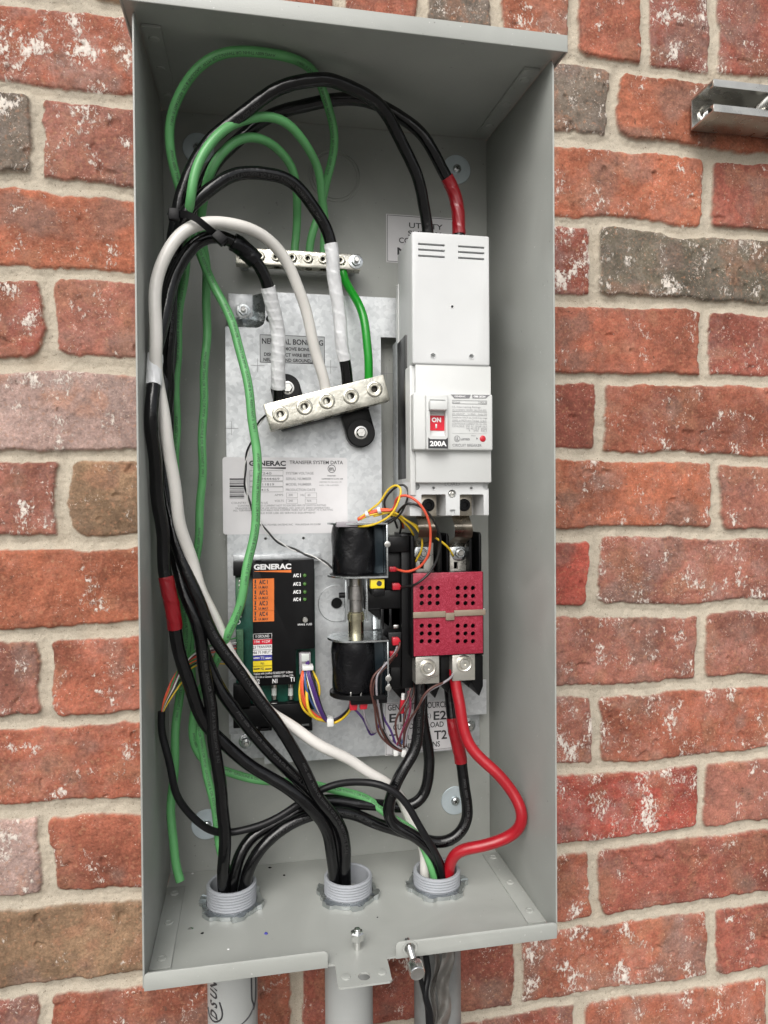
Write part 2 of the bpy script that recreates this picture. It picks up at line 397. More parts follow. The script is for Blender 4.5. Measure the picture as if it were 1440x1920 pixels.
CR = {0: [(-.26, .0, 'R', .75), (.0, .26, 'R', .3), (.26, .5051, 'G', .35), (.5051, .752, 'O', .12)],
      1: [(-.37, -.1229, 'G', .55), (-.1229, .13, 'M', .4), (.13, .38, 'R', .3), (.38, .627, 'O', .4), (.627, .87, 'r', .2)],
      2: [(-.25, .0, 'O', .22), (.235, .4805, 'r', .9), (.4805, .73, 'V', .45)],
      3: [(-.36, -.1122, 'r', .45), (-.1122, .135, 'M', .35), (.38, .6246, 'R', .2), (.6246, .87, 'r', .4)],
      4: [(-.25, .0, 'P', .55), (.24, .4878, 'r', .05), (.4878, .735, 'R', .35)],
      5: [(-.34, -.0982, 'M', .5), (-.0982, .15, 'T', .1), (.39, .6364, 'O', .4), (.6364, .88, 'M', .3)],
      6: [(-.25, .0, 'O', .15), (.23, .4792, 'S', .1), (.4792, .73, 'M', .6)],
      7: [(-.365, -.1195, 'M', .4), (-.1195, .13, 'R', .4), (.375, .6183, 'M', .4), (.6183, .865, 'M', .4)],
      8: [(-.25, .0, 'R', .35), (.235, .4826, 'M', .8), (.4826, .73, 'R', .5)],
      9: [(-.37, -.1217, 'P', .5), (-.1217, .125, 'R', .12), (.37, .6159, 'S', .6), (.6159, .86, 'M', .2)],
      10: [(-.25, .0, 'T', .05), (.235, .4799, 'R', .4), (.4799, .73, 'r', .25)],
      11: [(-.365, -.1198, 'r', .6), (-.1198, .1284, 'R', .25), (.1284, .3828, 'r', .2), (.3828, .6328, 'R', .55), (.6328, .88, 'r', .2)],
      12: [(-.03, .215, 'R', .3), (.215, .4625, 'r', .3), (.4625, .71, 'R', .5)],
      -1: [(.0999, .1887, 'R', .3), (.1887, .2774, 'R', .3), (.2774, .3609, 'G', .4), (.3609, .4551, 'O', .4), (.4551, .5432, 'R', .2), (.5432, .6343, 'r', .75), (.6343, .72, 'r', .5)]}
def axis(segs):
    out = []
    for a, b, s in segs: out.append(np.linspace(a, b, max(2, int((b - a) / s)), endpoint=False))
    return np.concatenate(out + [np.array([segs[-1][1]])])
def build_wall():
    rng = np.random.RandomState(5)
    zt = BO + BP; zmax = zt + .24
    for k in range(-1, 23):       # fill every course out to the ends with ordinary bricks
        L = CR.setdefault(k, []); L.sort()
        if k == -1:
            p = .0886
        else: p = .2465
        if not L: L.append((0. if k % 2 == 0 else -.12, p if k % 2 == 0 else p - .12, 'R', .3))
        full = []
        for a in L:
            while full and a[0] - full[-1][1] > .03:
                e = full[-1][1]; q = min(p, a[0] - e) if a[0] - e < p * 1.4 else p; full.append((e, e + q, rng.choice(list('RRrMO')), rng.rand() * .5))
            full.append(a)
        while full[0][0] > -.8: full.insert(0, (full[0][0] - p, full[0][0], rng.choice(list('RRrMOTG')), rng.rand() * .6))
        while full[-1][1] < 1.35: full.append((full[-1][1], full[-1][1] + p, rng.choice(list('RRrMOTG')), rng.rand() * .6))
        CR[k] = full
    xs = axis([(-.75, -.17, .006), (-.17, .0, .00125), (.0, .40, .0016), (.40, .715, .00125), (.715, 1.3, .006)])
    zs = axis([(-1.19, -.21, .006), (-.21, .955, .00125), (.955, 1.22, .006)])
    X, Z = np.meshgrid(xs, zs); nx, nz = len(xs), len(zs)
    wx = X + .0060 * fbm(X, Z, .055, 11, 3) + .0026 * fbm(X, Z, .016, 12, 4); wz = Z + .0062 * fbm(X, Z, .085, 21, 3) + .0026 * fbm(X, Z, .02, 22, 4)
    sd = np.full(X.shape, -1.); col = np.zeros(X.shape + (3,)); eff = np.zeros(X.shape); hb = np.zeros(X.shape)
    idx = 0
    for k, row in CR.items():
        if k == -1: z0, z1 = zt, zmax
        else: z1 = BO - BP * (k - 1); z0 = z1 - BP
        z0 += .0062; z1 -= .0066
        rows = np.where((zs > z0 - .012) & (zs < z1 + .012))[0]
        if len(rows) == 0: continue
        for (a, b, c, e) in row:
            cols = np.where((xs > a - .004) & (xs < b + .004))[0]
            if len(cols) == 0: continue
            sl = (slice(rows[0], rows[-1] + 1), slice(cols[0], cols[-1] + 1)); idx += 1
            x0, x1 = a + .0062, b - .0056
            r = rng.rand(6)
            ox, oz = (r[0] - .5) * .002, (r[1] - .5) * .003; tilt = (r[2] - .5) * .012
            px = wx[sl] - (x0 + x1) / 2 - ox; pz = wz[sl] - (z0 + z1) / 2 - oz - tilt * px
            rad = .0025 + .0045 * r[3]
            # every corner rounded differently
            cr = np.where(px > 0, np.where(pz > 0, rad, rad * (.4 + 2.2 * r[4])), np.where(pz > 0, rad * 1.3, rad * (.4 + 2.4 * r[5])))
            qx = np.abs(px) - (x1 - x0) / 2 + cr; qz = np.abs(pz) - (z1 - z0) / 2 + cr
            s = cr - (np.sqrt(np.maximum(qx, 0) ** 2 + np.maximum(qz, 0) ** 2) + np.minimum(np.maximum(qx, qz), 0))
            new = s > sd[sl]
            base = np.array(PAL[c]) * (1 + (rng.rand() - .5) * .12)
            sd[sl] = np.where(new, s, sd[sl]); eff[sl] = np.where(new, e, eff[sl])
            hb[sl] = np.where(new, (rng.rand() - .5) * .003 + (r[2] - .5) * .02 * pz + (r[4] - .5) * .006 * px, hb[sl])
            col[sl] = np.where(new[..., None], base, col[sl])
    sd = sd + .0013 * fbm(X, Z, .0055, 31, 2)
    mask = np.clip((sd + .0003) / .0016, 0, 1); mask = mask * mask * (3 - 2 * mask)
    edge = np.clip(sd / .0042, 0, 1)
    big = fbm(X, Z, .05, 41, 4); mid = fbm(X, Z, .012, 51, 3); fine = fbm(X, Z, .004, 61, 2)
    # brick face: rounded arrises, pits and ripples; joints: struck back, soft and gritty
    hbk = .0041 * np.sqrt(np.maximum(0, 1 - (1 - edge) ** 2)) - .0006 + hb + .0011 * big + .0007 * mid + .00055 * fine
    pit = fbm(X, Z, .016, 71, 2); hbk -= .0022 * np.clip((pit - .60) / .1, 0, 1) * edge
    dj = np.clip(-sd / .007, 0, 1)
    hm = -.0004 - .0016 * dj + .0009 * fbm(X, Z, .03, 81, 3) + .0006 * mid + .0005 * fbm(X, Z, .003, 91, 2)
    hgt = hm * (1 - mask) + hbk * mask
    # large colour patches that belong to the bricks
    patch = np.clip(.5 + 1.1 * fbm(X, Z, .06, 101, 4), 0, 1)[..., None]; patch2 = np.clip((fbm(X, Z, .035, 111, 4) - .18) / .2, 0, 1)[..., None]
    col = col * (.70 + .52 * patch); col = col * (1 - .45 * patch2) + np.array((.37, .175, .105)) * .45 * patch2 * (col.mean(-1, keepdims=True) / .2) ** .6
    grey = np.clip((fbm(X, Z, .045, 121, 4) - .18) / .25, 0, 1)[..., None]
    col = col * (1 - .5 * grey) + np.array((.19, .125, .10)) * .5 * grey
    nv = nx * nz
    co = np.stack([X, .0085 - hgt, Z], -1).reshape(-1, 3).astype(np.float32)
    i = (np.arange(nz - 1)[:, None] * nx + np.arange(nx - 1)[None]).reshape(-1)
    quads = np.stack([i, i + 1, i + nx + 1, i + nx], -1).astype(np.int32)
    me = bpy.data.meshes.new('brick_wall')
    me.vertices.add(nv); me.vertices.foreach_set('co', co.reshape(-1))
    me.loops.add(quads.size); me.loops.foreach_set('vertex_index', quads.reshape(-1))
    me.polygons.add(len(quads)); me.polygons.foreach_set('loop_start', np.arange(0, quads.size, 4, dtype=np.int32))
    me.update(calc_edges=True)
    me.polygons.foreach_set('use_smooth', np.ones(len(quads), dtype=bool))
    ca = me.color_attributes.new('brick_col', 'FLOAT_COLOR', 'POINT'); ca.data.foreach_set('color', np.concatenate([col, mask[..., None]], -1).astype(np.float32).reshape(-1))
    at_ = me.attributes.new('eff', 'FLOAT', 'POINT'); at_.data.foreach_set('value', (eff).astype(np.float32).reshape(-1))
    at2 = me.attributes.new('msk', 'FLOAT', 'POINT'); at2.data.foreach_set('value', mask.astype(np.float32).reshape(-1))
    me.materials.append(wall_material())
    o = bpy.data.objects.new('brick_wall', me); COL.objects.link(o)
    return o
def wall_material():
    m, n, l, b = principled('old_brick_and_mortar')
    def N(t, **k):
        x = n.new(t)
        for a, v in k.items(): setattr(x, a, v)
        return x
    def math_(op, a, b_=None, c=None, clamp=False):
        x = N('ShaderNodeMath', operation=op, use_clamp=clamp)
        for i, s in enumerate((a, b_, c)):
            if s is None: continue
            if isinstance(s, (int, float)): x.inputs[i].default_value = s
            else: l.new(s, x.inputs[i])
        return x.outputs[0]
    tc = N('ShaderNodeTexCoord').outputs['Object']
    def noise(sc, det=4, rough=.5, dist=0., vec=None):
        t = N('ShaderNodeTexNoise'); t.inputs['Scale'].default_value = sc; t.inputs['Detail'].default_value = det; t.inputs['Roughness'].default_value = rough; t.inputs['Distortion'].default_value = dist
        l.new(vec or tc, t.inputs['Vector']); return t.outputs[0]
    col = N('ShaderNodeAttribute', attribute_name='brick_col').outputs['Color']
    eff = N('ShaderNodeAttribute', attribute_name='eff').outputs['Fac']
    msk = N('ShaderNodeAttribute', attribute_name='msk').outputs['Fac']
    def mix(f, a, c, mode='MIX'):
        x = N('ShaderNodeMix', data_type='RGBA', blend_type=mode, clamp_factor=True)
        if isinstance(f, (int, float)): x.inputs[0].default_value = f
        else: l.new(f, x.inputs[0])
        for i, s in ((6, a), (7, c)):
            if isinstance(s, tuple): x.inputs[i].default_value = (*s, 1)
            else: l.new(s, x.inputs[i])
        return x.outputs[2]
    n1 = noise(95, 6, .65); n2 = noise(420, 4, .6); n3 = noise(1500, 3, .6)
    v1 = math_('MULTIPLY_ADD', n1, 1.5, .25); v2 = math_('MULTIPLY_ADD', n2, 1.3, .35); v3 = math_('MULTIPLY_ADD', n3, 1.0, .5)
    vv = math_('MULTIPLY', math_('MULTIPLY', v1, v2), v3)
    sc = N('ShaderNodeVectorMath', operation='SCALE'); l.new(col, sc.inputs[0]); l.new(vv, sc.inputs['Scale'])
    brick = sc.outputs[0]
    # orange grains
    brick = mix(math_('MULTIPLY', math_('SUBTRACT', noise(260, 3), .56, clamp=True), 3.5, clamp=True), brick, (.42, .21, .12))
    # lime bloom: soft veils and hard flecks, amount per brick
    veil = math_('MULTIPLY', math_('MULTIPLY', math_('SUBTRACT', noise(26, 6, .7), .47, clamp=True), 3., clamp=True), math_('MULTIPLY', eff, .75))
    brick = mix(math_('MULTIPLY', veil, math_('MULTIPLY_ADD', n2, 1.2, .1)), brick, (.52, .44, .41))
    mp = N('ShaderNodeMapping'); mp.inputs['Scale'].default_value = (1.25, 1, .8); l.new(tc, mp.inputs[0])
    fl = math_('MULTIPLY_ADD', noise(34, 3, .6, 0), .62, math_('MULTIPLY', noise(230, 5, .72, .6, mp.outputs[0]), .62))
    thr = math_('SUBTRACT', .755, math_('MULTIPLY', eff, .125))
    fleck = math_('MULTIPLY', math_('SUBTRACT', fl, thr), 15., clamp=True)
    brick = mix(math_('MULTIPLY', fleck, math_('GREATER_THAN', eff, .02)), brick, (.74, .67, .60))
    sp = math_('MULTIPLY', math_('SUBTRACT', math_('MULTIPLY_ADD', noise(520, 2, .6, .8), .75, math_('MULTIPLY', noise(45, 3), .32)), math_('SUBTRACT', .70, math_('MULTIPLY', eff, .07))), 22., clamp=True)
    brick = mix(math_('MULTIPLY', sp, math_('MULTIPLY_ADD', n1, 1.3, .1)), brick, (.70, .60, .52))
    # small dark pits
    pit = math_('MULTIPLY', math_('SUBTRACT', noise(150, 2, .5, .3), .70), 20., clamp=True)
    brick = mix(math_('MULTIPLY', pit, .7), brick, (.09, .05, .035))
    mo = math_('MULTIPLY_ADD', noise(60, 6, .6), .5, .75)
    mo = math_('MULTIPLY', mo, math_('MULTIPLY_ADD', n3, 1.1, .45))
    s2 = N('ShaderNodeVectorMath', operation='SCALE'); s2.inputs[0].default_value = (.475, .42, .335); l.new(mo, s2.inputs['Scale'])
    mort = mix(math_('MULTIPLY', math_('SUBTRACT', noise(620, 2, .5), .66), 14., clamp=True), s2.outputs[0], (.16, .13, .10))
    mort = mix(math_('MULTIPLY', math_('SUBTRACT', noise(18, 3), .55, clamp=True), 1.6, clamp=True), mort, (.46, .37, .27))
    l.new(mix(msk, mort, brick), b.inputs['Base Color'])
    b.inputs['Roughness'].default_value = .82; b.inputs['Specular IOR Level'].default_value = .35
    hh = math_('ADD', math_('MULTIPLY', n2, .6), math_('MULTIPLY', n3, .4)); hh = math_('ADD', hh, math_('MULTIPLY', fleck, .25))
    bp = N('ShaderNodeBump'); bp.inputs['Strength'].default_value = .8; bp.inputs['Distance'].default_value = .0018
    l.new(hh, bp.inputs['Height']); l.new(bp.outputs[0], b.inputs['Normal'])
    return m
wall = build_wall(); tag(wall, 'old red and brown brick wall with wide sandy mortar joints behind the metal cabinet', 'wall')
# paved ground that the wall stands on, below the picture; it sends daylight back up
gm = mat('paving', (.17, .165, .155), .85, 0, .1, 3)
g_me = bpy.data.meshes.new('ground'); g_me.from_pydata([(-40, .05, -1.19), (40, .05, -1.19), (40, -60, -1.19), (-40, -60, -1.19)], [], [(0, 3, 2, 1)])
g_me.materials.append(gm); ground = bpy.data.objects.new('ground', g_me); COL.objects.link(ground); tag(ground, kind='structure')

# ================================================================== CABINET
T = .0016
cab = thing('metal_cabinet', (W / 2, 0, 0), 'tall open grey painted metal electrical cabinet fixed to the brick wall', 'cabinet')
g = G(); g.box(T, W - T, 0, T, 0, ceil_z(0), 'paint'); back = g.build('back_panel', cab)
for x in (0, W - T):
    g = G(); a = ceil_z(0); b = ceil_z(D)
    pts = [(0, 0), (D, 0), (D, b - .0075), (D - .004, b - .0008), (0, a - .0006)]
    t = bmesh.new(); A = [t.verts.new((x, -y, z)) for y, z in pts]; B = [t.verts.new((x + T, -y, z)) for y, z in pts]; t.faces.new(A); t.faces.new(B[::-1])
    for k in range(5): t.faces.new((A[k], B[k], B[(k + 1) % 5], A[(k + 1) % 5]))
    bmesh.ops.recalc_face_normals(t, faces=t.faces[:]); bmesh.ops.bevel(t, geom=t.edges[:], offset=.0005, segments=2, affect='EDGES', profile=.5)
    g.merge(t, 'paint'); g.build('side_panel', cab)
# hood: sloping sheet with a turned-down rim on three sides
g = G(); hx0, hx1, hd = -.0065, .3565, .185
def hz(d): return .7690 + .0175 * (1 - d / .185)
t = bmesh.new()
V = [t.verts.new(p) for p in ((hx0, 0, hz(0)), (hx1, 0, hz(0)), (hx1, -hd, hz(hd)), (hx0, -hd, hz(hd)))]; V2 = [t.verts.new(v.co + Vector((0, 0, .0018))) for v in V]
t.faces.new(V); t.faces.new(V2[::-1])
for k in range(4): t.faces.new((V[k], V2[k], V2[(k + 1) % 4], V[(k + 1) % 4]))
bmesh.ops.recalc_face_normals(t, faces=t.faces[:]); g.merge(t, 'paint')
hood = g.build('hood', cab)
g = G(); g.box(hx0 - .0014, hx1 + .0014, hd, hd + .0016, .7675, .7822, 'paint', .0014, 3); g.build('hood_lip', hood)
for x in (hx0 - .0012, hx1 - .0002):
    g = G(); t = bmesh.new(); pts = [(0, hz(0) + .0012), (hd, hz(hd) + .0022), (hd, .7678), (0, hz(0) - .0055)]
    A = [t.verts.new((x, -y, z)) for y, z in pts]; B = [t.verts.new((x + .0014, -y, z)) for y, z in pts]; t.faces.new(A); t.faces.new(B[::-1])
    for k in range(4): t.faces.new((A[k], B[k], B[(k + 1) % 4], A[(k + 1) % 4]))
    bmesh.ops.recalc_face_normals(t, faces=t.faces[:]); g.merge(t, 'paint'); g.build('hood_side_rim', hood)
# bottom tray with a front tongue
g = G()
g.prism([(T, 0), (W - T, 0), (W - T, D), (.1965, D), (.1965, .182), (.1955, .2035), (.1935, .2055), (.154, .2055), (.152, .2035), (.1525, .182), (.1525, D), (T, D)], 0, -.0016, 'paint')
for v in g.bm.verts: v.co = Vector((v.co.x, -v.co.z, v.co.y - .0016))
tray = g.build('bottom_panel', cab)
c = G(); c.cyl((.1742, -.1955, -.01), (.1742, -.1955, .01), .0050, n=28, bev=0); cut(tray, c.build('c'))
for x, y in ((.1597, .1937), (.1891, .1935)):
    g = G(); g.lathe([(.0038, 0), (.0036, .0007), (.0026, .0010), (0, .0008)], (x, -y, 0), (0, 0, 1), 'paint', 20); g.build('tongue_dimple', tray)
g = G()
def lip(x0, x1, h, rl, rr):
    pts = [(x0, 0), (x1, 0)] + ([(x1, h - .003), (x1 - .001, h - .001), (x1 - .003, h)]) + ([(x0 + .003, h), (x0 + .001, h - .001), (x0, h - .003)])
    g.prism([(x, z - .0016) for x, z in pts], D - .0002, D + .0014, 'paint', .0004)
lip(.0012, .1468, .0142, 1, 1); g.build('front_lip', cab)
g = G(); lip(.2042, W - .0012, .0142, 1, 1); fl = g.build('front_lip', cab)
c = G(); c.cyl((.2163, -.16, .0064), (.2163, -.19, .0064), .0046, n=28, bev=0); cut(fl, c.build('c'))
g = G(); g.lathe([(.0046, .0), (.0050, .0012), (.0064, .0014), (.0068, .0006), (.0068, .0)], (.2163, -D - .001, .0064), (0, -1, 0), 'paint', 28); g.build('hole_collar', fl)
for side in (0, 1):
    g = G(); x0, x1 = ((.0017, .0192), (.3308, .3483))[side]
    g.box(x0, x1, .030 if not side else .026, .1555, .0001, .0015, 'paint', .0004); fg = g.build('corner_flange', cab)
    for d in ((.0421, .0913, .1428), (.0366, .0875, .1376))[side]:
        g = G(); g.lathe([(.0042, 0), (.0040, .0007), (.0034, .0011), (.0026, .0011), (.0022, .0007), (0, .0007)], ((x0 + x1) / 2, -d, .0014), (0, 0, 1), 'paint', 24); g.build('rivet', fg)
    g = G(); sl = .0243 / D
    x0, x1 = ((.004, .019), (.331, .346))[side]
    t = bmesh.new()
    A = [t.verts.new((x, -d, ceil_z(d) - .0002)) for x, d in ((x0, .02), (x1, .02), (x1, .155), (x0, .155))]; B = [t.verts.new(v.co - Vector((0, 0, .0022))) for v in A]
    t.faces.new(A[::-1]); t.faces.new(B)
    for k in range(4): t.faces.new((A[k], B[k], B[(k + 1) % 4], A[(k + 1) % 4]))
    bmesh.ops.recalc_face_normals(t, faces=t.faces[:]); g.merge(t, 'paint'); tf = g.build('corner_flange', cab)
    for d in (.04, .09, .138):
        g = G(); g.lathe([(.0046, 0), (.004, .0012), (.003, .0015), (0, .0012)], ((x0 + x1) / 2, -d, ceil_z(d) - .0024), (0, 0, -1), 'paint', 20); g.build('rivet', tf)
def on_x(u, v, x):
    Dv = RT * ((u - 720) / FPX) - UP * ((v - 960) / FPX) + _f; return CP + Dv * ((x - CP.x) / Dv.x)
for k in range(15):
    v = 752 + k * 12 + random.random() * 6; a = on_x(998 + 1.2 * math.sin(k), v, W - T - .0002); h_ = .0012 + .003 * random.random(); w_ = .0003 + .0007 * random.random()
    g = G(); g.quad([a, a + Vector((0, -w_, .0003)), a + Vector((0, -w_, h_)), a + Vector((0, .0002, h_ - .0004))], 'ink_light'); g.build('paint_scuff', cab, sharp=0)
# knockout, weld prints and marks on the back sheet
g = G(); kc = at(628, 330, .0016)
g.lathe([(.0266, 0), (.0268, .0012), (.0276, .0012), (.0278, 0)], (kc.x, -T, kc.z), (0, -1, 0), 'paint', 48); g.lathe([(.0238, 0), (.0240, .0009), (.0246, .0)], (kc.x, -T, kc.z), (0, -1, 0), 'paint', 48)
g.build('knockout', back)
# printed notice on the back sheet
g = G(); x0, x1, z0, z1 = rect(724, 401, 868, 500, T); g.box(x0, x1, T, T + .0004, z0, z1, 'label_white', 0); sk = g.build('notice_sticker', cab)
sk['label'] = 'white supply notice stuck on the back sheet behind the breaker'
g = G(); b_ = .0006; d = T + .0007
for q in ((x0 + .001, x1 - .001, z1 - .0015, z1 - .0011), (x0 + .001, x1 - .001, z0 + .0011, z0 + .0015), (x0 + .001, x0 + .0014, z0 + .001, z1 - .001), (x1 - .0014, x1 - .001, z0 + .001, z1 - .001)):
    g.box(q[0], q[1], T + .0004, d, q[2], q[3], 'ink', 0)
ptext(g, 'UTILITY', 767, 830, 427, 10, d, 'ink', .01); ptext(g, 'SUPPLY', 765, 828, 442, 10, d, 'ink', .01)
ptext(g, 'CONNECTIONS', 748, 850, 455, 10, d, 'ink', .01); ptext(g, 'N1', 745, 772, 477, 13, d, 'ink', .03); ptext(g, 'N2', 812, 845, 477, 13, d, 'ink', .03)
g.build('printing', sk, sharp=0)

def screw_head(g, o, r, m='zinc', ax=(0, -1, 0)):
    g.lathe([(r, 0), (r, r * .15), (r * .86, r * .5), (r * .5, r * .72), (r * .36, r * .74), (r * .26, r * .35), (0, r * .3)], o, ax, m, 24)
    q = Vector(ax).to_track_quat('Z', 'Y').to_matrix().to_4x4()
for (x, z, lb) in ((.0372, .7495, 'round fender washer with dark screw, top left behind the cable bundle'), (.3134, .7500, 'round fender washer with screw at the upper right corner above the breaker'),
                   (.3074, .0513, 'round fender washer with bright screw, lower right beside the black cable'), (.039, .049, 'round fender washer with screw, lower left behind the thin black cable')):
    t = thing('fender_washer', (x, -T, z), lb, 'washer', 'washers holding the cabinet to the wall')
    g = G(); g.lathe([(.003, 0), (.003, .0016), (.0152, .0016), (.0158, .0010), (.0158, 0)], (x, -T - .0002, z), (0, -1, 0), 'zinc_washer', 48); g.build('disc', t)
    g = G(); o = Vector((x, -T - .0018, z)); g.lathe([(.0050, 0), (.0050, .0008), (.0042, .0024), (.0026, .0033), (.0014, .0034), (.0011, .0012), (0, .0012)], o, (0, -1, 0), 'zinc', 24)
    sc = g.build('screw', t); g = G()
    for a in (.6, .6 + PI / 2):
        mt = Matrix.Translation(o) @ Matrix.Rotation(a, 4, 'Y'); g.box(-.0026, .0026, .0030, .0036, -.0004, .0004, 'socket', 0, mtx=mt)
    g.build('cross_recess', sc)

# ================================================================== MOUNTING PLATE
PD = .022
pl = thing('mounting_plate', (.15, -T, .35), 'galvanised steel mounting plate fixed inside the cabinet behind the devices', 'plate')
def px_(u, v, d=PD): a = at(u, v, d); return (a.x, a.z)
A = px_(422, 612); 
x_l, x_r = px_(424, 800)[0], px_(715, 800)[0]
z_t = px_(600, 552)[1]; z_b = px_(600, 1425)[1]
zc1 = px_(715, 632)[1]; zc2 = px_(715, 1285)[1]; xr2 = .338
tabx = px_(497, 560)[0]; tabz = px_(440, 613)[1]; btx = px_(496, 1400)[0]; btz = px_(440, 1375)[1]; rtx = px_(848, 1350)[0]; rtz = px_(860, 1342)[1]
arc = [(tabx - .010 + .010 * math.cos(a), tabz + .010 - .010 * math.sin(a)) for a in [k * PI / 12 for k in range(7)]]
out = [(x_l, tabz)] + arc[::-1] + [(tabx, z_t), (xr2, z_t), (xr2, zc1), (x_r, zc1), (x_r, zc2), (xr2, zc2), (xr2, rtz), (rtx, rtz), (rtx, z_b), (btx, z_b), (btx, btz), (x_l, btz)]
g = G(); g.prism(out, PD - .002, PD, 'galv')
# joggled walls down to the corner tabs, and the tabs
ti = at(474, 596, .0062)
for (a_, b_), (c_, e_) in zip([((tabx, z_t), (ti.x, z_t))] + [((tabx, tabz + .010), (ti.x, ti.z + .004))], [((tabx, tabz + .010), (ti.x, ti.z + .004))] + [((tabx, tabz + .010), (ti.x, ti.z + .004))]):
    if (a_, b_) != (c_, e_): g.quad([(b_[0], -.0062, b_[1]), (e_[0], -.0062, e_[1]), (c_[0], -PD + .001, c_[1]), (a_[0], -PD + .001, a_[1])], 'zinc')
n_ = len(arc); inner = [(ti.x - .004 + .004 * math.cos(k * PI / 12), ti.z + .004 - .004 * math.sin(k * PI / 12)) for k in range(7)]
for k in range(6): g.quad([(inner[k][0], -.0062, inner[k][1]), (inner[k + 1][0], -.0062, inner[k + 1][1]), (arc[k + 1][0], -PD + .001, arc[k + 1][1]), (arc[k][0], -PD + .001, arc[k][1])], 'zinc')
g.quad([(inner[6][0], -.0062, inner[6][1]), (x_l + .001, -.0062, ti.z), (x_l, -PD + .001, tabz), (arc[6][0], -PD + .001, arc[6][1])], 'zinc')
g.box(btx - .0002, btx + .0014, .006, PD - .002, z_b, btz, 'galv', 0); g.box(x_l, btx, .006, PD - .002, btz - .0014, btz, 'galv', 0)
g.box(rtx - .0014, rtx, .006, PD - .002, z_b, rtz, 'galv', 0); g.box(rtx, xr2, .006, PD - .002, rtz, rtz + .0014, 'galv', 0)
plate = g.build('plate', pl)
c = G()
for u, v, r in ((498, 1010, .0014), (569, 1009, .0014), (505, 598, .0036), (533, 1180, .003)):
    p = at(u, v, PD); c.cyl((p.x, -PD - .01, p.z), (p.x, -PD + .01, p.z), r, n=20, bev=0)
cut(plate, c.build('c'))
def nut(o, r=.0052, h=.0045, sr=.0026, sh=.0105, washer=.0078, m='zinc'):
    g = G(); o = Vector(o); y = Vector((0, -1, 0))
    if washer: g.lathe([(washer, 0), (washer, .0012), (washer * .95, .0014), (sr, .0014)], o, y, m, 28)
    g.lathe([(r, .0014), (r, .0014 + h - .0006), (r * .9, .0014 + h), (sr, .0014 + h)], o, y, m, 6, a0=.3)
    g.lathe([(sr, 0), (sr, sh - .0006), (sr - .0006, sh), (0, sh)], o, y, 'steel', 16)
    return g
for (x0, x1, z0, z1, (u, v)) in ((at(428, 580, .0062).x, at(474, 596, .0062).x, at(474, 597, .0062).z, at(460, 551, .0062).z, (456, 582)), (x_l + .001, btx, z_b + .001, btz, (462, 1392)), (rtx, px_(908, 1380)[0], px_(880, 1408)[1], rtz, (880, 1361))):
    g = G(); g.box(x0, x1, .0045, .0062, z0, z1, 'galv', .0006); tb = g.build('tab', pl)
    p = at(u, v, .010); nut((p.x, -.0062, p.z)).build('nut', tb)
# joggle face seen dark under the upper tab
# scribed crosses
for u, v in ((483, 685), (620, 688), (434, 803), (725, 700)):
    g = G(); p = at(u, v, PD); g.box(p.x - .007, p.x + .007, PD, PD + .0002, p.z - .0003, p.z + .0001, 'ink_grey', 0); g.box(p.x - .0002, p.x + .0002, PD, PD + .00015, p.z - .007, p.z + .007, 'ink_grey', 0); g.build('scribed_cross', plate)
def frame(g, x0, x1, z0, z1, d, w, m): 
    g.box(x0, x1, d - .0001, d, z1 - w, z1, m, 0); g.box(x0, x1, d - .0001, d, z0, z0 + w, m, 0)
    g.box(x0, x0 + w, d - .0001, d, z0 + w, z1 - w, m, 0); g.box(x1 - w, x1, d - .0001, d, z0 + w, z1 - w, m, 0)
# bonding notice
d = PD + .0002; x0, x1, z0, z1 = rect(487, 627, 609, 683, d)
g = G(); g.box(x0, x1, PD, d, z0, z1, 'label_clear', 0); s = g.build('bonding_sticker', pl); g = G(); d += .0002
frame(g, x0, x1, z0, z1, d, .0005, 'ink')
ptext(g, 'NEUTRAL BONDING', 491, 606, 644, 10, d, 'ink', .025); ptext(g, 'TO REMOVE BONDING', 509, 598, 656, 6, d, 'ink', .03)
ptext(g, 'DISCONNECT WIRE BETWEEN', 495, 603, 667, 6, d, 'ink', .03); ptext(g, 'NEUTRAL AND GROUND BARS', 494, 602, 677, 6, d, 'ink', .03); ptext(g, 'F10', 582, 594, 682, 2.5, d, 'ink', .03)
g.build('printing', s, sharp=0)
# data sticker
d = PD + .0002; x0, x1, z0, z1 = rect(417, 857, 652, 999, d)
def rrect(x0, x1, z0, z1, r, n=5):
    o = []
    for cx, cz, a in ((x1 - r, z0 + r, -PI / 2), (x1 - r, z1 - r, 0), (x0 + r, z1 - r, PI / 2), (x0 + r, z0 + r, PI)):
        o += [(cx + r * math.cos(a + k * PI / 2 / n), cz + r * math.sin(a + k * PI / 2 / n)) for k in range(n + 1)]
    return o
g = G(); g.prism(rrect(x0, x1, z0, z1, .003), PD, d, 'label_white'); s = g.build('data_sticker', pl)
s['label'] = 'white data sticker with barcode and small print on the galvanised plate'
g = G(); d += .0002
ptext(g, 'GENERAC', 467, 536, 873, 9, d, 'ink', .04); a = at(467, 877, d); b = at(536, 876, d); a2 = at(536, 879.5, d)
g.quad([(a.x, -d, a.z), (b.x, -d, a2.z), (b.x, -d, b.z)], 'ink')
ptext(g, 'TRANSFER SYSTEM DATA', 543, 643, 870, 6.5, d, 'ink', .01)
for k, (t_, w, a_) in enumerate((('120/240', 'SYSTEM VOLTAGE', 588), ('3009444469', 'SERIAL NUMBER', 584), ('G0011819', 'MODEL NUMBER', 584), ('240415', 'PRODUCTION DATE', 591))):
    v = 889.5 + 10.4 * k; q = rect(468, v - 7.5, 531, v + 1.8, d); frame(g, *q, d, .00025, 'ink_grey'); ptext(g, t_, 474, 474 + 5 * len(t_), v, 4.2, d, 'ink_grey', .01)
    ptext(g, w, 536, a_, v, 4.6, d, 'ink_light', .02)
q = at(622, 879, d)
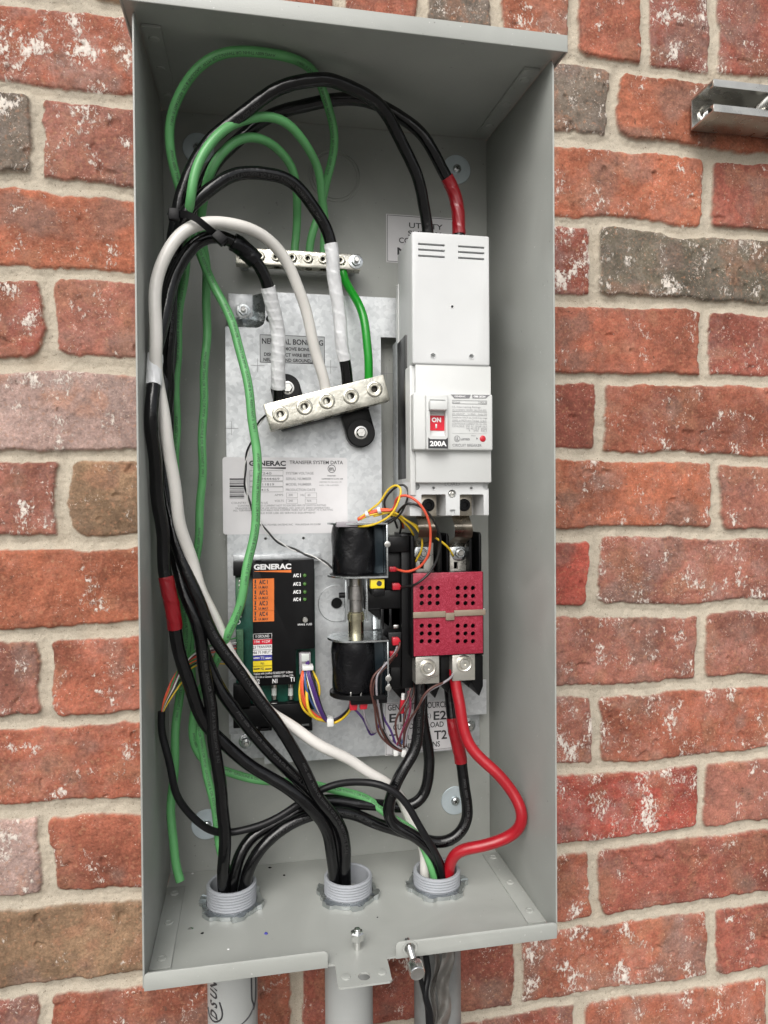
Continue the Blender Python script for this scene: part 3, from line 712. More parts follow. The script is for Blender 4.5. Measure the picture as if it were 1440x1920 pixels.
g.lathe([(.0036, 0), (.0042, 0)], (q.x, -d, q.z), (0, -1, 0), 'ink', 24); ptext(g, 'ETL', 617.5, 627, 882, 5, d, 'ink', .05)
ptext(g, 'Intertek', 614, 630, 893, 2.4, d, 'ink_grey', .04); ptext(g, 'CONFORMS TO UL STD 1008', 603, 643, 899, 2.2, d, 'ink_grey', .04); ptext(g, 'CERTIFIED TO CSA C22.2 178', 599, 640, 905, 2.2, d, 'ink_light', .02); ptext(g, 'NO. 178 LISTED', 599, 635, 911, 2.2, d, 'ink_light', .02)
for (t1, u1, u2, v) in (('AMPS', 515, 531, 930), ('VOLTS', 515, 532, 941), ('200', 541, 549, 930), ('240', 541, 549, 941), ('Hz', 564, 571, 930), ('60', 577, 582, 930), ('N/A', 576, 584, 941), ('COUNTRY OF ORIGIN US', 434, 502, 945)): ptext(g, t1, u1, u2, v, 4, d, 'ink_grey', .0)
for q in ((537, 924, 558, 933), (537, 935.5, 558, 944), (572, 924, 594, 933), (572, 935.5, 594, 944)): frame(g, *rect(*q, d), d, .0002, 'ink_grey')
for t1, u1, u2, v in (('CONTINUOUS LOAD CURRENT NOT TO EXCEED 80% OF SWITCH RATING', 446, 611, 950), ('TRANSFER SWITCH FOR USE WITH GENERAL NO. AND DC SERIES GENERATORS', 441, 618, 955), ('ALL TERMINALS ARE SUITABLE FOR COPPER WIRE OF AT LEAST 75 C RATING', 437, 624, 959), ('SUITABLE FOR USE AS SERVICE EQUIPMENT', 470, 592, 964), ('GENERAC POWER SYSTEMS INC   WAUKESHA WI 53188', 478, 601, 986)): ptext(g, t1, u1, u2, v, 3.4, d, 'ink_grey', .0)
v = 897
for k, hh in enumerate((2.4, .6, .9, 1.4, .7, 3.2, 1.2, .6, .8, 1.6, .5, 1., 2.2, .8, .5)):
    q = rect(430.5, v, 458, v + hh, d); g.box(q[0], q[1], d - .0001, d, q[2], q[3], 'ink' if hh > 1.3 else 'ink_grey', 0); v += hh + (1.6 if k % 3 else 1.1)
g.build('printing', s, sharp=0)
# terminal sticker
d = PD + .0003; g = G(); q4 = [at(721, 1317, d), at(846, 1314, d), at(849, 1404, d), at(722, 1417, d)]
t = bmesh.new(); t.faces.new([t.verts.new(p) for p in q4][::-1]); g.merge(t, 'label_white'); s = g.build('terminal_sticker', pl); s['label'] = 'white terminal sticker reading E1 E2 and T1 T2'
g = G(); d += .0002
for a, b in zip([(723, 1319), (844, 1316), (847, 1402), (724, 1415)], [(844, 1316), (847, 1402), (724, 1415), (723, 1319)]): g.tube([at(*a, d), at(*b, d)], .0002, 'ink', n=4)
ptext(g, 'GENERATOR SOURCE', 727, 838, 1333, 11, d, 'ink', .015, 1325); ptext(g, 'E1', 730, 753, 1355, 16, d, 'ink', .02, 1353); ptext(g, 'E2', 813, 837, 1350, 16, d, 'ink', .02, 1348)
ptext(g, '(LOWER)', 760, 808, 1348, 9, d, 'ink', .0, 1346); ptext(g, 'CUSTOMER LOAD', 737, 832, 1369, 10, d, 'ink', .015, 1362); ptext(g, 'T1', 730, 753, 1394, 16, d, 'ink', .02, 1391); ptext(g, 'T2', 814, 838, 1387, 16, d, 'ink', .02, 1384)
ptext(g, '(UPPER)', 760, 808, 1388, 9, d, 'ink', .0, 1384); ptext(g, 'CONNECTIONS', 740, 825, 1406, 10, d, 'ink', .015, 1399)
g.build('printing', s, sharp=0)

# ================================================================== TERMINAL BARS
def lug_screw(o, r, m='tin', ax=(0, -1, 0), depth=.004):
    g = G(); g.lathe([(r, 0), (r, .0009), (r * .93, .0014), (r * .80, .0015), (r * .74, .0007), (r * .56, .0006), (r * .50, .0012), (r * .42, .0010), (r * .40, -.0003)], o, ax, m, 28)
    g.lathe([(r * .41, .0006), (r * .40, -.0026), (0, -.0026)], o, ax, 'socket', 6); return g
gb = thing('ground_bar', tuple(at(560, 495, .03)), 'silver ground bar with green wires entering its row of screws', 'terminal bar')
x0, x1 = at(442, 485, .034).x, at(676, 490, .034).x; zt_ = at(560, 470, .034).z; zb = at(560, 500, .034).z
g = G(); g.box(x0, x1, .022, .034, zb, zt_, 'tin', .0006); bar = g.build('bar', gb)
c = G()
for k, u in enumerate((487, 517, 547, 577, 605, 638)):
    p = at(u + 3, 485, .034); c.cyl((p.x, -.028, zb - .01), (p.x, -.028, zt_ + .01), .0037, n=16, bev=0); c.cyl((p.x, -.030, zb + .0074), (p.x, -.04, zb + .0074), .0040, n=20, bev=0)
cut(bar, c.build('c'))
for u in (452, 487, 517, 547, 577, 605, 638):
    p = at(u, 481, .034); lug_screw(Vector((p.x, -.0342, (zt_ + zb) / 2 + .0008)), .0046).build('screw', bar)
g = nut(Vector((at(667, 487, .034).x, -.034, (zt_ + zb) / 2)), .0052, .0032, .0028, .009, .0074); g.build('bolt', gb)
for x in (x0 + .008, x1 - .006): g = G(); g.cyl((x, -T, (zt_ + zb) / 2), (x, -.022, (zt_ + zb) / 2), .005, 'zinc'); g.build('standoff', gb)

ND = .062
TL, TR, BR, BL = [at(u, v, ND) for u, v in ((495, 758), (720, 702), (730, 750), (507, 808))]
ex = (TR - TL); bw = ex.length; ex = ex.normalized(); bh = ((TL - BL).length + (TR - BR).length) / 2
ang = math.atan2(ex.z, ex.x); NM = Matrix.Translation((TL + TR + BR + BL) / 4) @ Matrix.Rotation(-ang, 4, 'Y')
nb = thing('neutral_bar', tuple((TL + BR) / 2), 'tilted silver neutral bar with five screws on a black insulating base', 'terminal bar')
g = G(); g.box(-bw / 2, bw / 2, -.018, 0, -bh / 2, bh / 2, 'tin', .0007, mtx=NM); bar = g.build('bar', nb)
c = G()
for u, v in ((522, 765), (571, 763), (608, 740), (652, 732), (696, 720)):
    p = at(u, v, ND); l_ = NM.inverted() @ p; a = NM @ Vector((l_.x, .009, -.03)); b = NM @ Vector((l_.x, .009, .03)); c.cyl(a, b, .0066 if u != 696 else .0052, n=24, bev=0)
for u, v in ((526, 777), (571, 763), (613, 752), (658, 743), (702, 730)):
    p = at(u, v, ND); c.cyl(p + Vector((0, .008, 0)), p - Vector((0, .01, 0)), .0068, n=24, bev=0)
cut(bar, c.build('c'))
for u, v in ((526, 777), (571, 763), (613, 752), (658, 743), (702, 730)): lug_screw(at(u, v, ND) + Vector((0, .0002, 0)), .0080, 'tin').build('screw', bar)
g = G(); e1 = NM.inverted() @ at(536, 728, .034); e2 = NM.inverted() @ at(677, 811, .034)
g.box(-bw / 2 + .012, bw / 2 - .018, -.036, -.018, -bh / 2 - .001, bh / 2 - .004, 'black_plastic', .002, mtx=NM)
for p_, s_ in ((at(536, 728, .034), 1), (at(677, 811, .034), -1)):
    ctr = Vector((p_.x, -.030, p_.z)); g.lathe([(.0150, -.008), (.0150, .002), (.0138, .0034), (.0050, .0034), (.0046, .001), (0, .001)], ctr, (0, -1, 0), 'black_plastic', 40)
    mid = NM @ Vector(((NM.inverted() @ ctr).x, -.0, 0)); mid.y = ctr.y
    L = (mid - ctr); mm = Matrix.Translation(ctr) @ Matrix.Rotation(math.atan2(L.x, L.z), 4, 'Y'); g.box(-.0149, .0149, -.008, .0030, 0, L.length, 'black_plastic', .001, mtx=mm)
base = g.build('insulating_base', nb)
for p_ in (at(539, 727, .034), at(677, 811, .034)):
    g = G(); o = Vector((p_.x, -.0325, p_.z)); g.lathe([(.0052, 0), (.0052, .0036), (.0044, .0044), (0, .0044)], o, (0, -1, 0), 'steel', 6); g.lathe([(.0068, 0), (.0068, .0010), (.005, .0012)], o, (0, -1, 0), 'steel', 24); g.build('bolt', base)

# ================================================================== CIRCUIT BREAKER
br = thing('circuit_breaker', tuple(at(845, 700, .05)), 'white two pole circuit breaker with red ON switch and 200A mark', 'breaker')
# top cover
dF = .112; x0, x1, _, _ = rect(772, 434, 919, 684, dF); zt_ = at(772, 433, dF).z; zb = at(777, 682, dF).z
g = G(); g.box(x0, x1, .046, dF, zb, zt_, 'white_plastic2', .0018, 3); cover = g.build('terminal_cover', br)
c = G()
for us, vs in (((784, 834), (457, 467.5, 479)), ((859, 908), (461.5, 472, 483))):
    for v in vs:
        a = at(us[0], v, dF); b = at(us[1], v, dF); c.box(a.x, b.x, dF - .014, dF + .002, a.z - .0010, a.z + .0009, 'ink', 0)
for u, v in ((812, 667), (884, 668.5)):
    p = at(u, v, dF); c.cyl((p.x, -dF + .004, p.z), (p.x, -dF - .004, p.z), .0021, n=16, bev=0)
cut(cover, c.build('c'))
g = G(); p = at(848, 575, dF); g.lathe([(.0019, -.0002), (.0019, .0002), (.0014, .0003), (.0011, 0), (0, 0)], (p.x, -dF, p.z), (0, -1, 0), 'white_plastic2', 20); g.build('moulding_mark', cover)
for u, v in ((812, 667), (884, 668.5)):
    g = G(); p = at(u, v, dF); g.lathe([(.0026, 0), (.0028, .0005), (.0024, .0005), (.0021, 0)], (p.x, -dF, p.z), (0, -1, 0), 'white_plastic2', 20); g.build('hole_collar', cover)
# main body
dB = .1105; bx0 = at(779, 740, dB).x; bx1 = at(921, 740, dB).x
def zz(v, u=850, d=dB): return at(u, v, d).z
zb_body = zz(905); g = G()
g.box(bx0, bx1, .052, dB, zb_body, zb + .0004, 'white_plastic', .0012)
g.box(bx0 - .0045, bx0 + .001, .046, dB - .0045, zb_body - .012, zb - .0002, 'white_plastic', .0012)
g.box(x0 - .0008, x1 - .001, .040, .052, zb_body - .034, zt_ - .03, 'white_plastic', .001)
body = g.build('body', br)
# face plate
dP = .1165; fx0, fx1 = at(785, 790, dP).x, at(924, 790, dP).x; fz1, fz0 = at(850, 738, dP).z, at(850, 844, dP).z
g = G(); g.box(fx0 - .005, fx1, dB - .02, dP, fz0, fz1, 'white_plastic', .0015, 3); face = g.build('face_plate', br)
dH = .1215; hx_0, hx_1, hz0, hz1 = rect(799, 738, 841, 844.5, dH)
g = G(); g.box(hx_0, hx_1, dP - .004, dH, hz0 + .0005, hz1 - .0005, 'white_plastic', .0012, 3); hou = g.build('switch_housing', face)
c = G(); q = rect(806, 749, 835.5, 817, dH); c.box(q[0], q[1], dH - .0045, dH + .002, q[2], q[3], 'ink', .0004); cut(hou, c.build('c'))
g = G(); a = rect(805.5, 751, 838, 769, dH + .004)
g.prism([(a[0], a[2]), (a[1], a[2]), (a[1], a[3]), (a[0], a[3])], dH - .0045, dH + .006, 'white_plastic', .0008); g.build('switch_handle', hou)
d = dH - .0040; q = rect(805.5, 779, 836, 807.5, d); g = G(); g.box(q[0], q[1], d - .0004, d, q[2], q[3], 'redp', 0); on = g.build('on_mark', hou); g = G(); ptext(g, 'ON', 809.5, 827, 791, 8, d + .0002, 'print_white', .045)
a = rect(816.5, 795, 819.5, 803, d + .0002); g.box(a[0], a[1], d, d + .0002, a[2], a[3], 'print_white', 0); g.build('printing', on, sharp=0)
d = dH + .0002; q = rect(803, 820, 840, 841, d); g = G(); w_ = q[1] - q[0]
g.prism([(q[0], q[2]), (q[1], q[2]), (q[1], q[3]), (q[1] - .002, q[3] - .0016), (q[0] + .002, q[3] - .0016), (q[0], q[3])], dH - .0004, d, 'ink'); mk = g.build('rating_mark', hou)
g = G(); ptext(g, '200A', 806, 837.5, 836, 9, d + .0002, 'print_white', .04); g.build('printing', mk, sharp=0)
# rating print
d = dP + .0002; g = G(); a, b, cc, dd = at(845, 739, d), at(919, 740.5, d), at(911, 747, d), at(852, 747, d)
m1, m2, m3, m4 = at(852, 747, d), at(880, 747, d), at(883, 740, d), at(845, 739.5, d); g.quad([m1, m2, m3, m4], 'ink_grey')
m1, m2, m3, m4 = at(886, 747, d), at(911, 747, d), at(919, 740.5, d), at(885, 740, d); g.quad([m1, m2, m3, m4], 'ink_grey')
d += .0002
ptext(g, 'GENERAC', 852, 873, 744.5, 3, d, 'print_white', .03); ptext(g, 'GBB 2K2N', 888, 910, 745, 3.4, d, 'print_white', .05)
q = rect(848, 750, 913, 758, d); frame(g, *q, d, .00025, 'ink_grey'); ptext(g, '225AF', 849, 863, 756.5, 4, d, 'ink_grey', 0); ptext(g, '2 POLE', 897, 912, 757, 4, d, 'ink_grey', 0)
for t1, u1, u2, v in (('UL Interrupting Ratings', 848, 901, 764), ('AC kA 50/60Hz 120/240V 10kA 65kA RMS', 848, 912, 769.5), ('DC 60kA/2P    1x 40kA    Icu/g 250', 848, 913, 777), ('Suitable for HACR use, No.8-14 cu range', 848, 913, 784), ('AWG or MCM wire Torque 12 lb-in', 848, 912, 789.5),
                      ('CONTINUOUS CURRENT 225-125-100A', 848, 913, 796), ('CATALOGUE  2P50  AC 120-240  50kA', 848, 913, 800.5), ('Hz 45-75,0  65kA', 875, 913, 805), ('4    2PH   440,3', 879, 913, 809)): ptext(g, t1, u1, u2, v, 3.4, d, 'ink_light', .0)
for v in (771.8, 779, 791, 812.5, 840): q = rect(848, v - .3, 913, v + .3, d); g.box(q[0], q[1], d - .0001, d, q[2], q[3], 'ink_light', 0)
p = at(857, 822.5, d); g.lathe([(.0025, 0), (.0029, 0)], (p.x, -d, p.z), (0, -1, 0), 'ink_grey', 24); ptext(g, 'UL', 854, 860, 825.5, 6, d, 'ink_grey', .02); ptext(g, 'LISTED', 864, 881, 825, 3.2, d, 'ink_grey', .03); ptext(g, 'TRIP', 883, 892, 818, 2.4, d, 'ink_light', 0)
g.quad([at(893, 820, d), at(893, 824, d), at(896.5, 822, d)], 'ink_grey'); ptext(g, 'CIRCUIT BREAKER', 848.5, 903, 837, 5, d, 'ink_grey', .0)
g.build('printing', face, sharp=0)
g = G(); p = at(905, 822.5, dP); g.lathe([(.0030, 0), (.0030, .0003), (.0026, .0006), (0, .0006)], (p.x, -dP, p.z), (0, -1, 0), 'lug_red', 24); g.build('trip_button', face)
# lower part with the two lug openings
dL = .104; lx0, lx1 = at(768, 930, dL).x, at(917, 930, dL).x; lz1, lz0 = zb_body + .001, at(850, 967, dL).z
g = G(); g.box(lx0, lx1, .045, dL, lz0, lz1, 'white_plastic2', .0010); low = g.build('load_cover', br)
c = G()
for ua, ub in ((790, 836), (862, 907)):
    q = rect(ua, 927, ub, 970, dL); c.box(q[0], q[1], dL - .032, dL + .002, lz0 - .004, q[3], 'ink', .0012)
for u, v, r in ((780, 912, .0038), (912, 912, .0034), (813, 915, .0014), (884, 915.5, .0014), (848, 926, .0040)):
    p = at(u, v, dL); c.cyl((p.x, -dL + .005, p.z), (p.x, -dL - .004, p.z), r, n=20, bev=0)
a, b, e = at(843, 955.5, dL), at(854, 955.5, dL), at(850, 970, dL)
c.prism([(a.x, a.z), (b.x, a.z), (e.x + .0008, e.z), (e.x - .0008, e.z)], dL - .003, dL + .002, 'ink')
cut(low, c.build('c'))
for u in (813, 884): g = G(); p = at(u, 915, dL); g.lathe([(.0019, 0), (.0022, .0004), (.0017, .0004), (.0015, 0)], (p.x, -dL, p.z), (0, -1, 0), 'white_plastic2', 20); g.build('hole_collar', low)
g = G(); ptext(g, 'LOAD', 834, 862, 911, 7, dL + .0002, 'ink_light', -.005); g.build('printing', low, sharp=0)
p = at(848, 926, dL); g = G(); o = Vector((p.x, -dL + .0042, p.z)); g.lathe([(.0034, 0), (.0032, .0016), (.002, .0022), (.0012, .0008), (0, .0008)], o, (0, -1, 0), 'steel', 20); g.build('screw', low)
for u1, u2 in ((804, 806), (871, 872)):
    g = G(); p = at(u1, 947, dL - .012); dd = dL - .012
    g.box(p.x - .0085, p.x + .0085, .055, dd - .003, lz0 - .0005, lz1 - .012, 'busbar', .0006); lug = g.build('lug', low)
    g = G(); g.lathe([(.0062, 0), (.0062, .0020), (.0056, .0024), (.0036, .0024), (.0032, .0004), (0, .0004)], (p.x, -dd + .003, p.z), (0, -1, 0), 'matte_black', 24); g.build('lug_screw', lug)
# curved copper-tin straps that come out below the breaker
for u, ve in ((799, 1016), (866, 1014)):
    g = G(); dd = .086; t = bmesh.new(); prof = []
    a = at(u, 955, dd); b = at(u, 990, dd + .006); e = at(u, ve, .078)
    pz = [(.080, a.z), (.084, b.z + .010), (.091, b.z + .004), (.095, b.z - .002), (.092, b.z - .009), (.082, b.z - .012), (.072, b.z - .016), (.066, b.z - .020), (.0655, e.z - .003)]
    A = [t.verts.new((a.x - .0095, -d_, z_)) for d_, z_ in pz]; B = [t.verts.new((a.x + .0085, -d_, z_)) for d_, z_ in pz]
    for k in range(len(pz) - 1): t.faces.new((A[k], A[k + 1], B[k + 1], B[k]))
    bmesh.ops.solidify(t, geom=t.faces[:], thickness=.0016); bmesh.ops.subdivide_edges(t, edges=[]) 
    g.merge(t, 'busbar'); g.build('busbar', br, sharp=70)
# black and bare-metal side bracket that carries the breaker
g = G(); q = at(747, 650, .05); g.box(at(746, 760, .048).x, at(764, 760, .048).x + .004, .022, .050, at(750, 965, .04).z, at(748, 640, .04).z, 'galv', .0008); bk = g.build('bracket', br)
g = G(); g.box(at(747, 760, .050).x - .001, x0 + .004, .050, .088, at(755, 900, .06).z, at(755, 640, .06).z, 'black_plastic', .001); g.build('side_insulator', br)

# ================================================================== CONTROL MODULE
cm = thing('control_module', tuple(at(510, 1250, .03)), 'black control module with orange and coloured terminal labels and a green circuit board', 'module')
dC = .052; cx0, cx1 = at(474, 1150, dC).x, at(590, 1150, dC).x
z1_, z0_ = at(530, 1050, dC).z, at(530, 1284, dC).z; zn = at(570, 1217, dC).z; xn = at(554.5, 1217, dC).x
g = G(); g.prism([(cx0, z0_), (xn, z0_), (xn, zn), (cx1, zn), (cx1, z1_), (at(500, 1050, dC).x, z1_), (cx0, z1_)], .034, dC, 'matte_black', .0008)
g.box(at(437, 1065, dC).x, cx0 + .002, .034, dC - .001, at(450, 1080, dC).z, z1_ - .001, 'matte_black', .0008)
cv = g.build('cover', cm)
c = G()
for u in (485, 536): p = at(u, 1050, dC); c.box(p.x - .003, p.x + .003, dC - .004, dC + .002, p.z - .0026, p.z + .003, 'ink', 0)
p = at(572, 1162, dC); c.cyl((p.x, -dC + .002, p.z), (p.x, -dC - .002, p.z), .0042, n=24, bev=0)
cut(cv, c.build('c'))
g = G(); g.lathe([(.0030, -.0018), (.0030, .0016), (.0024, .0022), (0, .0022)], (p.x, -dC, p.z), (0, -1, 0), 'steel', 20); sf = g.build('spare_fuse', cv)
g = G(); d = dC + .0002
ptext(g, 'GENERAC', 476, 546, 1068, 9.5, d, 'print_white', .045); g.quad([at(477, 1071.8, d), at(546, 1073.5, d), at(546, 1068.6, d), at(477, 1071.0, d)], 'orange')
for k, v in enumerate((1082, 1098, 1113, 1127)):
    ptext(g, 'A/C %d' % (k + 1), 549.5, 564, v, 6, d, 'print_white', .05)
ptext(g, 'SPARE FUSE', 558, 585, 1173, 3.6, d, 'print_white', .0)
ptext(g, 'Replace with Littelfuse 0216005.MXP  5x20mm', 476, 549, 1265.5, 4, d, 'print_white', 0); ptext(g, 'FUSE 5.0A or Generac 100000011 250 vac, 0.5A', 475, 550, 1272, 4, d, 'print_white', 0)
for s_, a, b, v in (('N2', 477, 487, 1282), ('N1', 511, 520, 1281), ('T1', 544, 552, 1278)): ptext(g, s_, a, b, v, 8, d, 'print_white', .02)
g.build('printing', cv, sharp=0)
for k in range(4):
    d = dC + .0002; v0 = 1085.5 + 20 * k; q = rect(474.3, v0, 514, v0 + 19.2, d); g = G(); g.box(q[0], q[1], dC, d, q[2], q[3], 'orange', 0); lb = g.build('terminal_label', cm)
    g = G(); d += .0002; ptext(g, '1', 477.5, 480, v0 + 8.5, 7, d, 'ink', .03); ptext(g, '2', 476.5, 481, v0 + 17.5, 7, d, 'ink', .03); ptext(g, 'A/C %d' % (k + 1), 486, 502, v0 + 9.5, 7.5, d, 'ink', .035); ptext(g, '1A MAX', 485, 503, v0 + 18, 4.6, d, 'ink', .02); g.build('printing', lb, sharp=0)
rows = (('0 GROUND', 'matte_black', 'print_white'), ('194  +12V', 'redp', 'print_white'), ('23 TRANSFER', 'print_white', 'ink'), ('66 71 NEUT', 'print_white', 'ink'), ('T1', 'bluep', 'print_white'), ('N1', 'yellowp', 'ink'), ('N2', 'yellowp', 'ink'))
for k, (s_, bgm, fg) in enumerate(rows):
    d = dC + .0002; v0 = 1188.5 + 10.1 * k; q = rect(474.5, v0, 510, v0 + 9.4, d); g = G(); g.box(q[0], q[1], dC, d, q[2], q[3], bgm, 0); lb = g.build('terminal_label', cm); g = G(); d += .0002
    if k == 0: frame(g, *q, d, .0004, 'print_white')
    w = 3.2 * len(s_) if k < 4 else 6; uc = 492
    ptext(g, s_, uc - w / 2, uc + w / 2, v0 + 7.4, 5, d, fg, .01)
    if k >= 3 and k != 5:
        for ua, ub in ((475.5, uc - w / 2 - 2), (uc + w / 2 + 2, 509)): a = rect(ua, v0 + 4.4, ub, v0 + 6, d); g.box(a[0], a[1], d - .0001, d, a[2], a[3], fg, 0)
    g.build('printing', lb, sharp=0)
for k, v in enumerate((1079, 1095, 1110, 1124)):
    p = at(571.5, v, dC); g = G(); g.lathe([(.0019, 0), (.0019, .0006), (.0013, .0014), (0, .0017)], (p.x, -dC, p.z), (0, -1, 0), 'led', 16); g.build('indicator_light', cm)
# board and its fittings
dbd = .036; q = rect(441, 1070, 592, 1330, dbd); g = G(); g.box(q[0], q[1], dbd - .0016, dbd, q[2], q[3], 'pcb', .0002); bd = g.build('circuit_board', cm)
q = rect(443, 1182, 457, 1254, dbd + .009); g = G(); g.box(q[0], q[1], dbd, dbd + .009, q[2], q[3], 'pcb_block', .0008); tb = g.build('terminal_block', bd)
for k in range(8): 
    p = at(450, 1187 + 8.6 * k, dbd + .009); g = G(); g.lathe([(.0022, 0), (.0022, .0002), (.0017, .0001), (.0015, -.0004), (0, -.0004)], (p.x, -dbd - .009, p.z), (0, -1, 0), 'pcb_block', 14); g.build('terminal_screw', tb)
q = rect(442, 1082, 455, 1150, dbd + .008); g = G(); g.box(q[0], q[1], dbd, dbd + .008, q[2], q[3], 'pcb_block', .0008); tb = g.build('terminal_block', bd)
for v in (1090, 1098, 1106, 1114, 1136, 1146, 1156):
    p = at(450, v, dbd + .008); g = G(); g.lathe([(.0016, 0), (.0014, .0008), (0, .001)], (p.x, -dbd - .008, p.z), (0, -1, 0), 'steel', 12); g.build('terminal_screw', tb)
p = at(446, 1166, dbd); g = G(); g.lathe([(.0026, 0), (.0026, .0003), (.0018, .0003), (.0018, 0)], (p.x, -dbd, p.z), (0, -1, 0), 'print_white', 24); g.build('board_ring', bd)
for u in (483, 514, 545):
    a = at(u, 1287, dbd + .004); b = at(u, 1306, dbd + .004); g = G(); g.cyl(a, b, .0026, 'glassy', 14)
    fu = g.build('fuse', bd); g = G(); g.cyl(a + Vector((0, 0, .0028)), a - Vector((0, 0, .0014)), .0029, 'steel', 14); g.build('end_cap', fu); g = G(); g.cyl(b + Vector((0, 0, .0014)), b - Vector((0, 0, .0028)), .0029, 'steel', 14); g.build('end_cap', fu)
    g = G(); e = at(u, 1322, dbd + .003); g.box(e.x - .004, e.x + .004, dbd, dbd + .005, e.z - .004, e.z + .004, 'matte_black', .0006); g.box(e.x - .0028, e.x + .0028, dbd + .005, dbd + .0056, e.z - .001, e.z + .0025, 'steel', .0002); g.build('fuse_clip', bd)
g = G(); q = rect(437, 1326, 585, 1357, .046); g.box(q[0], q[1], .024, .046, q[2], q[3], 'matte_black', .001); q2 = rect(443, 1285, 474, 1330, .046); g.box(at(437, 1290, .046).x, q2[1] - .002, .034, .046, q2[2], q2[3], 'matte_black', .0008); g.build('rail', cm)
for ua, ub in ((483, 510), (560, 586)):
    a = at(ua, 1357, .044); b = at(ub, 1370, .044); g = G(); g.box(a.x, a.x + .003, .034, .044, b.z, a.z, 'matte_black', .0006); g.box(b.x - .003, b.x, .034, .044, b.z, a.z, 'matte_black', .0006); g.box(a.x + .003, b.x - .003, .034, .044, b.z, b.z + .0026, 'matte_black', .0006); g.build('snap_hook', cm)
g = G(); q = rect(437, 1041, 600, 1052, .030); g.box(q[0], q[1], .022, .030, q[2], q[3], 'galv', .0006); g.build('mounting_channel', cm)
q = rect(561, 1224, 583, 1264, dbd + .012); g = G(); g.box(q[0], q[1], dbd, dbd + .012, q[2], q[3], 'w_grey', .0008); con = g.build('connector', cm)
g = G(); q = rect(565, 1226, 580, 1240, dbd + .0124); g.box(q[0], q[1], dbd + .012, dbd + .013, q[2], q[3], 'glassy', .0004); g.build('connector_latch', con)

# ================================================================== TRANSFER SWITCH
ts = thing('transfer_switch', tuple(at(760, 1150, .03)), 'black transfer switch with two coils and a red perforated cover', 'switch')
def coil(u0, u1, v0, v1, dc, m='black_tape'):
    a, b = at(u0, v0, dc), at(u1, v0, dc); r = (b.x - a.x) / 2; cx = (a.x + b.x) / 2; zt, zb_ = at(u0, v0, dc + r * .6).z, at(u0, v1, dc + r * .6).z
    t = bmesh.new(); n = 40; rings = []; N = 14
    for j in range(N + 1):
        z = zb_ + (zt - zb_) * j / N; ring = []
        for k in range(n):
            an = 2 * PI * k / n; rr = r * (1 + .018 * math.sin(3 * an + 7 * j / N) + .012 * math.sin(7 * an - 9 * j / N)) * (1 - .05 * (abs(j / N - .5) * 2) ** 6)
            ring.append(t.verts.new((cx + rr * math.cos(an), -dc + rr * math.sin(an), z)))
        rings.append(ring)
    for A_, B_ in zip(rings, rings[1:]):
        for k in range(n): t.faces.new((A_[k], A_[(k + 1) % n], B_[(k + 1) % n], B_[k]))
    t.faces.new(rings[0][::-1]); t.faces.new(rings[-1]); g = G(); g.merge(t, m); return g, cx, r, zt, zb_
def flange(g, cx, r, z0, z1, dc, xr, m):
    pts = []
    for k in range(15):
        a = PI / 2 + PI * k / 14; pts.append((cx + (r + .0045) * math.cos(a), dc + (r + .0045) * math.sin(a)))
    pts += [(xr, dc - r - .0045), (xr, dc + r + .0045)]
    t = bmesh.new(); A_ = [t.verts.new((x, -y, z0)) for x, y in pts]; B_ = [t.verts.new((x, -y, z1)) for x, y in pts]; t.faces.new(A_); t.faces.new(B_[::-1]); n = len(pts)
    for k in range(n): t.faces.new((A_[k], B_[k], B_[(k + 1) % n], A_[(k + 1) % n]))
    bmesh.ops.recalc_face_normals(t, faces=t.faces[:]); bmesh.ops.bevel(t, geom=[e for e in t.edges if e.is_boundary is False], offset=.0003, segments=1, affect='EDGES'); g.merge(t, m)
dcc = .062
for (v0, v1, upper) in ((985, 1078, True), (1204, 1300, False)):
    g, cx, r, zt, zb_ = coil(622, 704, v0, v1, dcc); xr = at(724, 1000, dcc + r).x + .001
    co = g.build('coil_upper' if False else 'coil', ts); co['label'] = 'upper coil wrapped in black tape' if upper else 'lower coil wrapped in black tape'
    g = G()
    if upper:
        flange(g, cx, r, zt + .0005, zt + .0022, dcc, xr, 'zinc'); flange(g, cx, r, zb_ - .0030, zb_ - .0010, dcc, xr, 'zinc'); lo, hi = zb_ - .0010, zt + .0005
    else:
        flange(g, cx, r, zt + .0005, zt + .0025, dcc, xr, 'zinc'); lo, hi = zb_ - .004, zt + .0005
    g.box(xr - .0016, xr, dcc - r - .0045, dcc + r + .0045, lo, hi, 'zinc', .0003); bkt = g.build('coil_bracket', ts)
    g = G(); g.box(cx + r * .3, xr - .0018, dcc - r - .004, dcc + r * .45, lo + .001, hi - .001, 'teal', .0005); g.build('coil_core', ts)
    g = G()
    if upper: flange(g, cx, r - .002, zb_ - .0010, zb_ - .0002, dcc, cx + r, 'black_plastic'); 
    else: flange(g, cx, r - .002, zb_ - .0055, zb_ - .0012, dcc, cx + r * 1.2, 'black_plastic'); g.box(cx - .006, cx + r + .008, dcc, dcc + r - .002, zb_ - .011, zb_ - .0035, 'black_plastic', .001)
    g.build('coil_end', co)
    for vz in ((1020,) if upper else (1270, 1288)):
        p = at(723, vz, dcc + r); g = G(); g.lathe([(.0040, 0), (.0040, .0014), (.0030, .0024), (0, .0026)], (xr, -dcc - r + .004, p.z), (1, 0, 0), 'steel', 16); g.lathe([(.003, 0), (.003, .001), (0, .0016)], (xr - .0008, -dcc - r - .0045, p.z), (0, -1, 0), 'steel', 12); g.build('screw', bkt)
    if upper:
        cxu, ru, zbu = cx, r, zb_
        g = G(); q = rect(631, 979, 671, 988, dcc + r + .002); g.box(q[0], q[1], dcc + r - .008, dcc + r + .002, q[2], q[3], 'w_grey', .0006); g.build('wire_block', co)
    else: cxl, rl, ztl = cx, r, zt
